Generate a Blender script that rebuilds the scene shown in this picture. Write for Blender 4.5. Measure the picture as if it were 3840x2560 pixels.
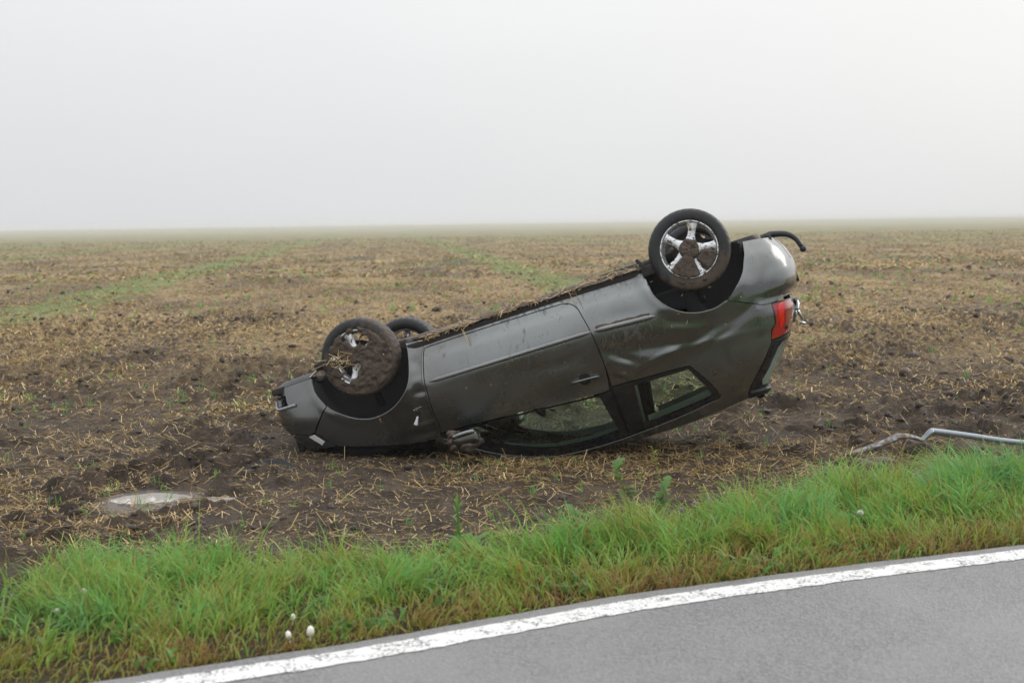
import bpy, bmesh, math, random
import numpy as np
from mathutils import Vector, Matrix, geometry
SC = bpy.context.scene
for _o in list(bpy.data.objects): bpy.data.objects.remove(_o)
COL = SC.collection
rng = np.random.default_rng(7); random.seed(7)

# ------------------------------------------------------------------ camera, sky, sun, exposure
CAMH = 1.66
PITCH = math.atan((1280 - 833) / (50 / 36 * 3840)); ROLL = math.radians(0.8)
cam_d = bpy.data.cameras.new('camera'); cam = bpy.data.objects.new('camera', cam_d); COL.objects.link(cam)
cam_d.lens = 50; cam_d.sensor_width = 36; cam_d.clip_start = 0.1; cam_d.clip_end = 20000
fw = Vector((0, math.cos(PITCH), -math.sin(PITCH))); up = Vector((0, math.sin(PITCH), math.cos(PITCH))); rt = Vector((1, 0, 0))
Rv = rt * math.cos(ROLL) - up * math.sin(ROLL); Uv = up * math.cos(ROLL) + rt * math.sin(ROLL)
cam.matrix_world = Matrix(((Rv.x, Uv.x, -fw.x, 0), (Rv.y, Uv.y, -fw.y, 0), (Rv.z, Uv.z, -fw.z, CAMH), (0, 0, 0, 1)))
cam_d.dof.use_dof = True; cam_d.dof.focus_distance = 10.4; cam_d.dof.aperture_fstop = 2.8
SC.camera = cam
SC.render.resolution_x = 1024; SC.render.resolution_y = 682

W = bpy.data.worlds.new('World'); SC.world = W; W.use_nodes = True
SUN_EL, SUN_AZ = math.radians(32), math.radians(62)        # azimuth from +Y (view direction) towards +X
def nt_link(nt, a, b): nt.links.new(a, b)
def build_world():
    nt = W.node_tree; nt.nodes.clear()
    N = lambda t: nt.nodes.new(t)
    out = N('ShaderNodeOutputWorld'); bg = N('ShaderNodeBackground'); bg.inputs['Strength'].default_value = 0.1
    sky = N('ShaderNodeTexSky'); sky.sky_type = 'NISHITA'; sky.sun_disc = False
    sky.sun_elevation = SUN_EL; sky.sun_rotation = SUN_AZ; sky.dust_density = 6; sky.air_density = 1.5
    hs = N('ShaderNodeHueSaturation'); hs.inputs['Saturation'].default_value = 0.12; hs.inputs['Value'].default_value = 1.0
    tc = N('ShaderNodeTexCoord'); sep = N('ShaderNodeSeparateXYZ')
    nt.links.new(tc.outputs['Generated'], sep.inputs[0])
    # overcast layer: luminance rises towards the zenith (CIE overcast), slightly brighter round the veiled sun
    mz = N('ShaderNodeMath'); mz.operation = 'MAXIMUM'; mz.inputs[1].default_value = 0.0; nt.links.new(sep.outputs['Z'], mz.inputs[0])
    ml = N('ShaderNodeMath'); ml.operation = 'MULTIPLY_ADD'; ml.inputs[2].default_value = 1.0; nt.links.new(mz.outputs[0], ml.inputs[0])
    mq = N('ShaderNodeMath'); mq.operation = 'MULTIPLY_ADD'; mq.inputs[1].default_value = 0.9; mq.inputs[2].default_value = 0.55; nt.links.new(mz.outputs[0], mq.inputs[0]); nt.links.new(mq.outputs[0], ml.inputs[1])
    dot = N('ShaderNodeVectorMath'); dot.operation = 'DOT_PRODUCT'
    dot.inputs[1].default_value = (math.sin(SUN_AZ) * math.cos(SUN_EL), math.cos(SUN_AZ) * math.cos(SUN_EL), math.sin(SUN_EL))
    nt.links.new(tc.outputs['Generated'], dot.inputs[0])
    mr = N('ShaderNodeMapRange'); mr.inputs['From Min'].default_value = 0.2; mr.inputs['From Max'].default_value = 1.0
    mr.inputs['To Min'].default_value = 0.0; mr.inputs['To Max'].default_value = 1.0; nt.links.new(dot.outputs['Value'], mr.inputs['Value'])
    cr = N('ShaderNodeMix'); cr.data_type = 'RGBA'
    cr.inputs[6].default_value = (8.15, 8.3, 8.45, 1); cr.inputs[7].default_value = (9.6, 9.5, 9.3, 1)
    nt.links.new(mr.outputs[0], cr.inputs[0])
    # soft cloud mottling
    nz = N('ShaderNodeTexNoise'); nz.inputs['Scale'].default_value = 1.7; nz.inputs['Detail'].default_value = 3
    mp = N('ShaderNodeMapping'); mp.inputs['Scale'].default_value = (1, 1, 3); nt.links.new(tc.outputs['Generated'], mp.inputs[0]); nt.links.new(mp.outputs[0], nz.inputs['Vector'])
    mn = N('ShaderNodeMapRange'); mn.inputs['To Min'].default_value = 0.93; mn.inputs['To Max'].default_value = 1.07; nt.links.new(nz.outputs[0], mn.inputs['Value'])
    m2 = N('ShaderNodeMath'); m2.operation = 'MULTIPLY'; nt.links.new(ml.outputs[0], m2.inputs[0]); nt.links.new(mn.outputs[0], m2.inputs[1])
    sc = N('ShaderNodeVectorMath'); sc.operation = 'SCALE'; nt.links.new(cr.outputs[2], sc.inputs[0]); nt.links.new(m2.outputs[0], sc.inputs['Scale'])
    mix = N('ShaderNodeMix'); mix.data_type = 'RGBA'; mix.inputs[0].default_value = 0.88
    nt.links.new(sky.outputs[0], hs.inputs['Color']); nt.links.new(hs.outputs[0], mix.inputs[6]); nt.links.new(sc.outputs[0], mix.inputs[7])
    nt.links.new(mix.outputs[2], bg.inputs['Color']); nt.links.new(bg.outputs[0], out.inputs[0])
build_world()
sd = bpy.data.lights.new('sun', 'SUN'); sd.energy = 0.8; sd.angle = math.radians(28); sd.color = (1, .96, .9)
sun = bpy.data.objects.new('sun', sd); COL.objects.link(sun)
sv = Vector((math.sin(SUN_AZ) * math.cos(SUN_EL), math.cos(SUN_AZ) * math.cos(SUN_EL), math.sin(SUN_EL)))
sun.rotation_euler = sv.to_track_quat('Z', 'Y').to_euler()
SC.view_settings.view_transform = 'Standard'; SC.view_settings.look = 'None'; SC.view_settings.gamma = 1; SC.view_settings.exposure = 0.0
SC.view_settings.use_curve_mapping = False
SC.cycles.volume_bounces = 2; SC.cycles.max_bounces = 10; SC.cycles.transparent_max_bounces = 16

# ------------------------------------------------------------------ helpers
def tag(o, label=None, cat=None, group=None, kind=None):
    if label: o['label'] = label
    if cat: o['category'] = cat
    if group: o['group'] = group
    if kind: o['kind'] = kind
    return o
def link(name, me, mat=None, parent=None, smooth=True):
    o = bpy.data.objects.new(name, me); COL.objects.link(o)
    if mat is not None:
        for m in (mat if isinstance(mat, (list, tuple)) else [mat]): me.materials.append(m)
    if smooth and len(me.polygons): me.polygons.foreach_set('use_smooth', np.ones(len(me.polygons), bool))
    if parent is not None: o.parent = parent
    return o
def mesh_np(name, V, F, smooth=True):
    """fast mesh from an (n,3) vertex array and an (m,k) index array of tris or quads"""
    me = bpy.data.meshes.new(name); V = np.asarray(V, np.float32); F = np.asarray(F, np.int32)
    me.vertices.add(len(V)); me.vertices.foreach_set('co', V.ravel())
    k = F.shape[1]; me.loops.add(F.size); me.loops.foreach_set('vertex_index', F.ravel())
    me.polygons.add(len(F)); me.polygons.foreach_set('loop_start', np.arange(0, F.size, k, dtype=np.int32))
    me.polygons.foreach_set('loop_total', np.full(len(F), k, np.int32))
    me.update(calc_edges=True); me.validate(); return me
def attr(me, name, vals):
    a = me.attributes.new(name, 'FLOAT', 'POINT'); a.data.foreach_set('value', np.asarray(vals, np.float32))
def mesh_py(name, V, F):
    me = bpy.data.meshes.new(name); me.from_pydata([tuple(map(float, v)) for v in V], [], [tuple(map(int, f)) for f in F]); me.update(); return me
def mesh_bm(name, bm):
    me = bpy.data.meshes.new(name); bmesh.ops.recalc_face_normals(bm, faces=bm.faces); bm.to_mesh(me); bm.free(); return me
def catmull(P, n=8, closed=False):
    P = np.asarray(P, float)
    Q = np.vstack([P[-1], P, P[0], P[1]]) if closed else np.vstack([2 * P[0] - P[1], P, 2 * P[-1] - P[-2]])
    out = []
    for i in range(1, len(Q) - 2):
        t = np.linspace(0, 1, n, endpoint=False)[:, None]; a, b, c, d = Q[i - 1:i + 3]
        out.append(.5 * (2 * b + (c - a) * t + (2 * a - 5 * b + 4 * c - d) * t * t + (3 * b - a - 3 * c + d) * t ** 3))
    if not closed: out.append(P[-1:])
    return np.vstack(out)
def tube_arrays(P, r, n=10, flat=None):
    """swept tube along points P, radius r (scalar or per point), caps closed; flat = (a,b) ellipse factors"""
    P = np.asarray(P, float); m = len(P); r = np.broadcast_to(np.asarray(r, float), (m,))
    T = np.gradient(P, axis=0); T /= np.linalg.norm(T, axis=1)[:, None] + 1e-12
    ref = np.array([0, 0, 1.]) if abs(T[0, 2]) < .9 else np.array([1., 0, 0])
    V = []
    A = np.cross(T[0], ref); A /= np.linalg.norm(A)
    for i in range(m):
        A = A - T[i] * (A @ T[i]); A /= np.linalg.norm(A); B = np.cross(T[i], A)
        fa, fb = (1, 1) if flat is None else (flat[i] if np.ndim(flat) == 2 else flat)
        for k in range(n):
            t = 2 * math.pi * k / n; V.append(P[i] + r[i] * (fa * math.cos(t) * A + fb * math.sin(t) * B))
    F = [(i * n + k, i * n + (k + 1) % n, (i + 1) * n + (k + 1) % n, (i + 1) * n + k) for i in range(m - 1) for k in range(n)]
    F += [tuple(range(n))[::-1], tuple((m - 1) * n + k for k in range(n))]
    return V, F
def tube(name, P, r, mat, parent=None, n=10, flat=None):
    V, F = tube_arrays(P, r, n, flat); return link(name, mesh_py(name, V, F), mat, parent)
def join_arrays(parts):
    V, F = [], []
    for v, f in parts:
        b = len(V); V += [tuple(x) for x in v]; F += [tuple(i + b for i in q) for q in f]
    return V, F
def box_bm(bm, c, s, bev=0.0, rot=None):
    r = bmesh.ops.create_cube(bm, size=1.0); vs = r['verts']
    M = Matrix.Translation(c) @ (rot if rot is not None else Matrix.Identity(4)) @ Matrix.Diagonal((*s, 1))
    bmesh.ops.transform(bm, matrix=M, verts=vs)
    if bev:
        es = list({e for v in vs for e in v.link_edges}); bmesh.ops.bevel(bm, geom=es, offset=bev, segments=3, affect='EDGES', profile=.6)
def lathe_arrays(prof, n=64, mod=None):
    """revolve (r, y) profile about the Y axis"""
    V = []; m = len(prof)
    for k in range(n):
        t = 2 * math.pi * k / n
        for i, (r, y) in enumerate(prof):
            rr = r + (mod(i, k) if mod else 0); V.append((rr * math.cos(t), y, rr * math.sin(t)))
    F = [(k * m + i, k * m + i + 1, ((k + 1) % n) * m + i + 1, ((k + 1) % n) * m + i) for k in range(n) for i in range(m - 1)]
    return V, F
def hash2(ix, iy, s=0):
    h = (ix.astype(np.int64) * 374761393 + iy.astype(np.int64) * 668265263 + s * 974711) & 0x7fffffff
    h = ((h ^ (h >> 13)) * 1274126177) & 0x7fffffff
    return ((h ^ (h >> 16)) & 0xffff) / 65535.0
def vnoise(x, y, s=0):
    ix = np.floor(x); iy = np.floor(y); fx = x - ix; fy = y - iy
    fx = fx * fx * (3 - 2 * fx); fy = fy * fy * (3 - 2 * fy)
    a = hash2(ix, iy, s); b = hash2(ix + 1, iy, s); c = hash2(ix, iy + 1, s); d = hash2(ix + 1, iy + 1, s)
    return (a * (1 - fx) + b * fx) * (1 - fy) + (c * (1 - fx) + d * fx) * fy
def fbm(x, y, o=4, s=0):
    v = 0; a = .5; 
    for i in range(o):
        v = v + a * vnoise(x, y, s + i * 17); x = x * 2.03 + 11.3; y = y * 2.03 + 4.7; a *= .5
    return v
def sstep(a, b, x):
    t = np.clip((np.asarray(x, float) - a) / (b - a), 0, 1); return t * t * (3 - 2 * t)

# ------------------------------------------------------------------ materials
class NB:
    """small node-building helper"""
    def __init__(s, name):
        s.m = bpy.data.materials.new(name); s.m.use_nodes = True; s.nt = s.m.node_tree; s.nt.nodes.clear()
        s.out = s.n('ShaderNodeOutputMaterial')
    def n(s, t, **kw):
        x = s.nt.nodes.new(t)
        for k, v in kw.items():
            if hasattr(x, k): setattr(x, k, v)
        return x
    def set(s, sock, v):
        if hasattr(v, 'links') or isinstance(v, bpy.types.NodeSocket): s.nt.links.new(v, sock)
        else: sock.default_value = v
    def coord(s, which='Object', scale=None, rot=None, loc=None):
        if which == 'World': o = s.n('ShaderNodeNewGeometry').outputs['Position']
        else: o = s.n('ShaderNodeTexCoord').outputs[which]
        if scale is None and rot is None and loc is None: return o
        mp = s.n('ShaderNodeMapping'); s.set(mp.inputs['Vector'], o)
        if scale is not None: mp.inputs['Scale'].default_value = scale
        if rot is not None: mp.inputs['Rotation'].default_value = rot
        if loc is not None: mp.inputs['Location'].default_value = loc
        return mp.outputs[0]
    def noise(s, vec, scale, detail=4, rough=.55, dist=0):
        x = s.n('ShaderNodeTexNoise'); s.set(x.inputs['Vector'], vec); x.inputs['Scale'].default_value = scale
        x.inputs['Detail'].default_value = detail; x.inputs['Roughness'].default_value = rough; x.inputs['Distortion'].default_value = dist
        return x.outputs[0]
    def voro(s, vec, scale, feature='F1', out='Distance'):
        x = s.n('ShaderNodeTexVoronoi'); x.feature = feature; s.set(x.inputs['Vector'], vec); x.inputs['Scale'].default_value = scale
        return x.outputs[out]
    def rng(s, v, a, b, c=0., d=1., smooth=True):
        x = s.n('ShaderNodeMapRange'); s.set(x.inputs['Value'], v)
        if smooth: x.interpolation_type = 'SMOOTHSTEP'
        for k, q in zip(('From Min', 'From Max', 'To Min', 'To Max'), (a, b, c, d)): s.set(x.inputs[k], q)
        return x.outputs[0]
    def math(s, op, a, b=0., c=None):
        x = s.n('ShaderNodeMath', operation=op); s.set(x.inputs[0], a); s.set(x.inputs[1], b)
        if c is not None: s.set(x.inputs[2], c)
        return x.outputs[0]
    def mix(s, f, a, b):
        x = s.n('ShaderNodeMix'); x.data_type = 'RGBA'; s.set(x.inputs[0], f)
        s.set(x.inputs[6], (*a, 1) if isinstance(a, tuple) and len(a) == 3 else a); s.set(x.inputs[7], (*b, 1) if isinstance(b, tuple) and len(b) == 3 else b)
        return x.outputs[2]
    def fmix(s, f, a, b):
        x = s.n('ShaderNodeMix'); x.data_type = 'FLOAT'; s.set(x.inputs[0], f); s.set(x.inputs[2], a); s.set(x.inputs[3], b); return x.outputs[0]
    def sep(s, v):
        x = s.n('ShaderNodeSeparateXYZ'); s.set(x.inputs[0], v); return x.outputs
    def attr(s, name): return s.n('ShaderNodeAttribute', attribute_name=name).outputs['Fac']
    def bump(s, h, strength=.5, dist=.01):
        x = s.n('ShaderNodeBump'); s.set(x.inputs['Height'], h); x.inputs['Strength'].default_value = strength; x.inputs['Distance'].default_value = dist
        return x.outputs[0]
    def pbr(s, color, rough=.5, metal=0., normal=None, **kw):
        x = s.n('ShaderNodeBsdfPrincipled')
        s.set(x.inputs['Base Color'], (*color, 1) if isinstance(color, tuple) and len(color) == 3 else color)
        s.set(x.inputs['Roughness'], rough); s.set(x.inputs['Metallic'], metal)
        if normal is not None: s.set(x.inputs['Normal'], normal)
        for k, v in kw.items(): s.set(x.inputs[k.replace('_', ' ')], v)
        return x.outputs[0]
    def done(s, sh): s.set(s.out.inputs['Surface'], sh); return s.m
def simple(name, c, r=.5, m=0., var=.25, scale=30, **kw):
    b = NB(name); nz = b.noise(b.coord(), scale, 4)
    col = b.mix(nz, tuple(x * (1 - var) for x in c), tuple(x * (1 + var) for x in c))
    return b.done(b.pbr(col, b.rng(nz, 0, 1, max(r - .08, 0), r + .08), m, b.bump(b.noise(b.coord(), scale * 3, 3), .15, .004), **kw))
MUD = (.048, .031, .021); MUD2 = (.085, .06, .043)
def mat_paint(name, base=(.186, .197, .198), grime=1.0, metal=.96, rough=.22):
    b = NB(name); oc = b.coord(); wc = b.coord('World'); X, Y, Z = b.sep(oc)[0:3]
    low = b.rng(Z, .32, .0)                                   # towards the sill, where the wheels throw dirt
    # droplets of dirt
    spot = b.noise(wc, 85, 3, .6); big = b.noise(wc, 2.6, 3)
    th = b.math('SUBTRACT', b.fmix(low, .705, .655), b.rng(big, .45, .75, 0, .05))
    spots = b.rng(spot, th, b.math('ADD', th, .03))
    # rain runs: noise drawn out along gravity
    st = b.noise(b.coord('World', scale=(30, 30, 2.4)), 1, 3, .6); st2 = b.noise(b.coord('World', scale=(9, 9, 2.2), loc=(3, 1, 0)), 1, 2)
    runs = b.math('MULTIPLY', b.rng(st, .52, .76), b.rng(st2, .42, .68))
    # the dirty run beneath the rear moulding
    box = b.math('MULTIPLY', b.rng(X, 1.66, 1.75), b.rng(X, 2.2, 2.0)); box = b.math('MULTIPLY', box, b.math('MULTIPLY', b.rng(Z, .36, .38), b.rng(Z, .62, .42)))
    runs2 = b.math('MULTIPLY', box, b.rng(b.noise(b.coord('World', scale=(55, 55, 3)), 1, 3, .6), .45, .70))
    film = b.math('MULTIPLY', b.rng(b.noise(wc, 1.7, 5), .40, .75), .30)
    m = b.math('MAXIMUM', b.math('MAXIMUM', spots, b.math('MULTIPLY', runs, b.rng(Z, .40, .22, .25, .70))), b.math('MAXIMUM', b.math('MULTIPLY', runs2, .55), film))
    m = b.math('MULTIPLY', m, grime)
    fl = b.noise(oc, 900, 2)
    col = b.mix(fl, tuple(x * .9 for x in base), tuple(x * 1.1 for x in base))
    dirt = b.mix(b.noise(wc, 40, 3), (.052, .034, .023), (.098, .068, .048))
    col = b.mix(m, col, dirt)
    orange = b.bump(b.noise(oc, 7, 2), .035, .05)
    return b.done(b.pbr(col, b.fmix(m, rough, .75), b.fmix(m, metal, 0.), orange, Coat_Weight=b.fmix(m, .75, .0), Coat_Roughness=.09))
M = {}
M['paint'] = mat_paint('grey_metallic_paint')
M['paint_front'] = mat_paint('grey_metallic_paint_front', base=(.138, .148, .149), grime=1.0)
M['mirror_shell'] = mat_paint('muddy_mirror_paint', grime=1.0, base=(.06, .06, .055))
M['trim_black'] = simple('black_trim', (.012, .012, .013), .38, scale=25)
M['gloss_black'] = simple('gloss_black_trim', (.008, .008, .009), .12, scale=25, Coat_Weight=.6)
M['liner'] = simple('arch_liner', (.0045, .0043, .004), .9, scale=18, var=.5)
M['under'] = simple('underbody', (.022, .019, .017), .75, scale=9, var=.6)
M['rubber_seal'] = simple('rubber_seal', (.012, .012, .012), .6)
M['chrome'] = simple('chrome', (.72, .73, .75), .12, 1.0, var=.05)
M['steel'] = simple('worn_steel', (.32, .32, .33), .35, 1.0, var=.3)
M['silencer'] = simple('silencer_metal', (.16, .13, .11), .55, .8, var=.4, scale=12)
M['interior'] = simple('interior_plastic', (.007, .0075, .008), .7)
M['fabric'] = simple('seat_fabric', (.020, .021, .023), .9, scale=60)
M['headliner'] = simple('headliner', (.46, .50, .48), .9, scale=60, var=.1)
M['mirror_glass'] = simple('mirror_glass', (.9, .92, .92), .02, 1.0, var=.02)
M['tow'] = simple('tow_bar_black', (.012, .013, .015), .45, scale=40)
M['lamp_white'] = simple('clear_lamp', (.78, .79, .80), .12, 0., var=.04, Coat_Weight=.5)
M['lamp_dark'] = simple('headlamp_lens', (.035, .037, .04), .08, 0., var=.2, Coat_Weight=.8)
M['bulb'] = simple('bulb_holder', (.62, .63, .66), .3, var=.1)
M['disc'] = simple('brake_disc', (.10, .09, .085), .5, .9, var=.4)
def mat_mud(name, c1=(.055, .037, .026), c2=(.10, .073, .054), sc=22):
    b = NB(name); wc = b.coord('World'); n1 = b.noise(wc, sc, 6, .65); n2 = b.noise(wc, sc * 5, 4, .6)
    col = b.mix(b.rng(n1, .3, .7), c1, c2)
    h = b.math('ADD', n1, b.math('MULTIPLY', n2, .5))
    return b.done(b.pbr(col, b.rng(n2, .35, .65, .5, .95), 0., b.bump(h, .9, .012)))
M['mud'] = mat_mud('wet_mud')
def mat_tyre():
    b = NB('tyre_rubber'); oc = b.coord(); wc = b.coord('World'); Z = b.sep(wc)[2]
    n = b.noise(wc, 14, 6, .65)
    at = b.attr('mudlow')
    m = b.rng(b.math('ADD', n, b.math('MULTIPLY', at, .55)), .60, .84)
    col = b.mix(m, (.010, .0105, .012), b.mix(b.noise(wc, 50, 3), (.055, .039, .029), (.10, .074, .056)))
    return b.done(b.pbr(col, b.fmix(m, .42, .85), 0., b.bump(b.math('ADD', b.noise(wc, 120, 3), b.math('MULTIPLY', n, 2)), .35, .004)))
M['tyre'] = mat_tyre()
def mat_rim():
    b = NB('alloy_rim'); wc = b.coord('World'); n = b.noise(wc, 38, 5, .65)
    m = b.rng(n, .51, .62); col = b.mix(m, (.74, .75, .77), (.06, .042, .03))
    return b.done(b.pbr(col, b.fmix(m, .26, .85), b.fmix(m, .75, 0.), Coat_Weight=b.fmix(m, .4, 0.)))
def mat_rear_glass():  # dusty glass with the sky and field reflection painted in as pale green
    b = NB('rear_glass_painted_reflection'); tr = b.n('ShaderNodeBsdfTransparent'); tr.inputs[0].default_value = (.55, .66, .60, 1); n = b.noise(b.coord('World', scale=(9, 9, 3)), 1, 3)
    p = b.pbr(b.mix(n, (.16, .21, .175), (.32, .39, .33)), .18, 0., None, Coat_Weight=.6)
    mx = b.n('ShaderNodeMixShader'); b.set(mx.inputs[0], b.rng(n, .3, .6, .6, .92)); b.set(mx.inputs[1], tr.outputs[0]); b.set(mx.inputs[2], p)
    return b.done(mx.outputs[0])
M['rear_glass'] = mat_rear_glass()
M['rim'] = mat_rim()
def mat_glass(name, tint, dirt=.06):
    b = NB(name); tr = b.n('ShaderNodeBsdfTransparent'); tr.inputs[0].default_value = (*tint, 1)
    gl = b.n('ShaderNodeBsdfGlossy'); gl.inputs['Roughness'].default_value = .02; gl.inputs['Color'].default_value = (.9, .95, .93, 1)
    fr = b.n('ShaderNodeFresnel'); fr.inputs['IOR'].default_value = 1.5
    mx = b.n('ShaderNodeMixShader'); b.set(mx.inputs[0], fr.outputs[0]); b.set(mx.inputs[1], tr.outputs[0]); b.set(mx.inputs[2], gl.outputs[0])
    df = b.n('ShaderNodeBsdfDiffuse'); df.inputs[0].default_value = (.07, .06, .045, 1)
    m2 = b.n('ShaderNodeMixShader'); wc = b.coord('World')
    b.set(m2.inputs[0], b.math('MULTIPLY', b.rng(b.noise(wc, 60, 4, .6), .52, .70), dirt * 6)); b.set(m2.inputs[1], mx.outputs[0]); b.set(m2.inputs[2], df.outputs[0])
    return b.done(m2.outputs[0])
M['glass'] = mat_glass('green_tinted_glass', (.78, .91, .82))
M['screen'] = mat_glass('windscreen_glass', (.74, .84, .79))
def mat_lens(name, c, rough=.1):
    b = NB(name); n = b.noise(b.coord(scale=(3, 40, 3)), 4, 2)
    return b.done(b.pbr(b.mix(n, tuple(x * .7 for x in c), c), rough, 0., None, Coat_Weight=1., Coat_Roughness=.04, Subsurface_Weight=.0))
M['lens_red'] = mat_lens('red_lens', (.42, .012, .016))
M['lens_bright'] = mat_lens('bright_red_lens', (.85, .008, .010))
M['lens_amber'] = mat_lens('amber_lens', (.30, .055, .018))
def mat_straw(name='straw'):
    b = NB(name); t = b.attr('tint')
    c = b.n('ShaderNodeValToRGB'); b.set(c.inputs[0], t); e = c.color_ramp.elements
    e[0].color = (.075, .045, .026, 1); e[0].position = 0
    e[1].color = (.72, .56, .30, 1); e[1].position = 1
    x = e.new(.35); x.color = (.27, .178, .076, 1)
    x = e.new(.65); x.color = (.55, .395, .175, 1)
    return b.done(b.pbr(c.outputs[0], .45, 0., None, Specular_IOR_Level=.4))
M['straw'] = mat_straw()
def mat_blade(name, ramp):
    b = NB(name); t = b.attr('tint')
    c = b.n('ShaderNodeValToRGB'); b.set(c.inputs[0], t); e = c.color_ramp.elements
    for i, (p, col) in enumerate(ramp):
        x = e[i] if i < 2 else e.new(p); x.position = p; x.color = (*col, 1)
    p = b.pbr(c.outputs[0], .42, 0., None, Specular_IOR_Level=.45)
    tl = b.n('ShaderNodeBsdfTranslucent'); b.set(tl.inputs[0], c.outputs[0])
    mx = b.n('ShaderNodeMixShader'); mx.inputs[0].default_value = .45; b.set(mx.inputs[1], p); b.set(mx.inputs[2], tl.outputs[0])
    return b.done(mx.outputs[0])
M['grass'] = mat_blade('grass_blade', [(0, (.22, .10, .034)), (1, (.15, .37, .12)), (.22, (.30, .21, .055)), (.42, (.31, .38, .06)), (.7, (.19, .42, .07))])
M['leaf'] = mat_blade('weed_leaf', [(0, (.10, .20, .05)), (1, (.16, .33, .06))])
M['petal_mauve'] = simple('mauve_petal', (.42, .26, .46), .6, var=.15)
M['petal_white'] = simple('white_cap', (.80, .78, .72), .55, var=.08)
M['fluff'] = simple('pale_fluff', (.62, .60, .55), .9, var=.1)
# ------------------------------------------------------------------ the place: field, verge, road, haze
EDGE = np.array([(-12, -.6), (-8, 1.7), (-5, 3.3), (-3, 4.37), (-1.44, 5.19), (-0.69, 5.57), (-0.02, 5.96), (0.75, 6.37), (2.6, 7.12), (5, 7.95), (9, 9.15), (16, 10.9), (30, 13.5), (60, 17.5)], float)  # edge of the asphalt
FIELD = np.array([(-14, 0.0), (-9, 3.0), (-6, 4.8), (-4, 6.1), (-2.64, 6.62), (-2.18, 6.9), (-1.65, 7.02), (-1.06, 7.0), (-0.49, 7.02), (0.1, 7.1), (0.42, 7.35), (1.09, 7.95), (1.9, 8.55), (2.7, 8.85), (3.57, 9.1), (6, 10.0), (10, 12), (17, 14), (30, 16.5), (60, 20.5)], float)
edge_y = lambda x: np.interp(x, EDGE[:, 0], EDGE[:, 1])
field_y = lambda x: np.interp(x, FIELD[:, 0], FIELD[:, 1])
GZ = -0.03
PUD = (-2.27, 8.80)
CARC = np.array([0.05, 11.05])
def pud_r(x, y):
    a = (x - PUD[0]) / .22; b = (y - PUD[1] + .03 * np.sin(x * 7)) / .145
    r = np.sqrt(a * a + b * b) + .5 * (fbm(x * 7, y * 7, 3, 5) - .45) + .8 * (fbm(x * 2.6, y * 3.5, 2, 15) - .45)
    return r
def pud_f(x, y):
    """0 in the puddle hollow, 1 outside"""
    return sstep(.9, 2.0, pud_r(x, np.where(y < PUD[1], PUD[1] + (y - PUD[1]) * .45, y)))
def height(x, y, fine=True):
    x = np.asarray(x, float); y = np.asarray(y, float)
    fy = field_y(x); inf = sstep(-.25, .35, y - fy)            # inside the field
    d = np.hypot(x, y)
    z = GZ + .05 * (fbm(x * .35, y * .35, 3, 3) - .5) * sstep(7, 11, y)
    # verge: a low bank between asphalt and field
    t = np.clip((y - edge_y(x)) / np.maximum(fy - edge_y(x), .3), 0, 1)
    z = z + (1 - inf) * (.045 * np.sin(np.pi * t) + .012 * (fbm(x * 4, y * 4, 3, 9) - .5) + .0)
    if fine:
        far = 1 - sstep(25, 55, d) * .5
        c = fbm(x * 6.5, y * 6.5, 4, 21); c2 = fbm(x * 2.2 + 5, y * 2.2, 3, 31)
        cl = sstep(.44, .76, c) * .105 + .018 * (fbm(x * 22, y * 22, 3, 41) - .5)
        patch = .35 + .9 * sstep(.38, .62, fbm(x * .9, y * .55, 3, 55))
        smooth = sstep(.0, 1.6, y - fy)                          # trodden strip along the verge
        z = z + inf * (cl * patch * (.35 + .65 * smooth) + .05 * (c2 - .5)) * far
    # the hollow pressed under the car
    ax = (x - .1) / 2.3; ay = (y - 11.0) / 1.25
    u = 1 - sstep(.55, 1.25, np.sqrt(ax * ax + ay * ay)); z = z * (1 - .75 * u) + (GZ - .035) * .75 * u
    r = pud_r(x, y); p = sstep(1.0, 2.6, pud_r(x, np.where(y < PUD[1], PUD[1] + (y - PUD[1]) * .38, y))); z = np.where((y > 7.5) & (y < 10.2), z * p + (GZ - .022 + .026 * sstep(.7, 1.15, r)) * (1 - p), z)
    # under the road
    return np.where(y < edge_y(x) + .03, GZ - .03, z)
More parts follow.
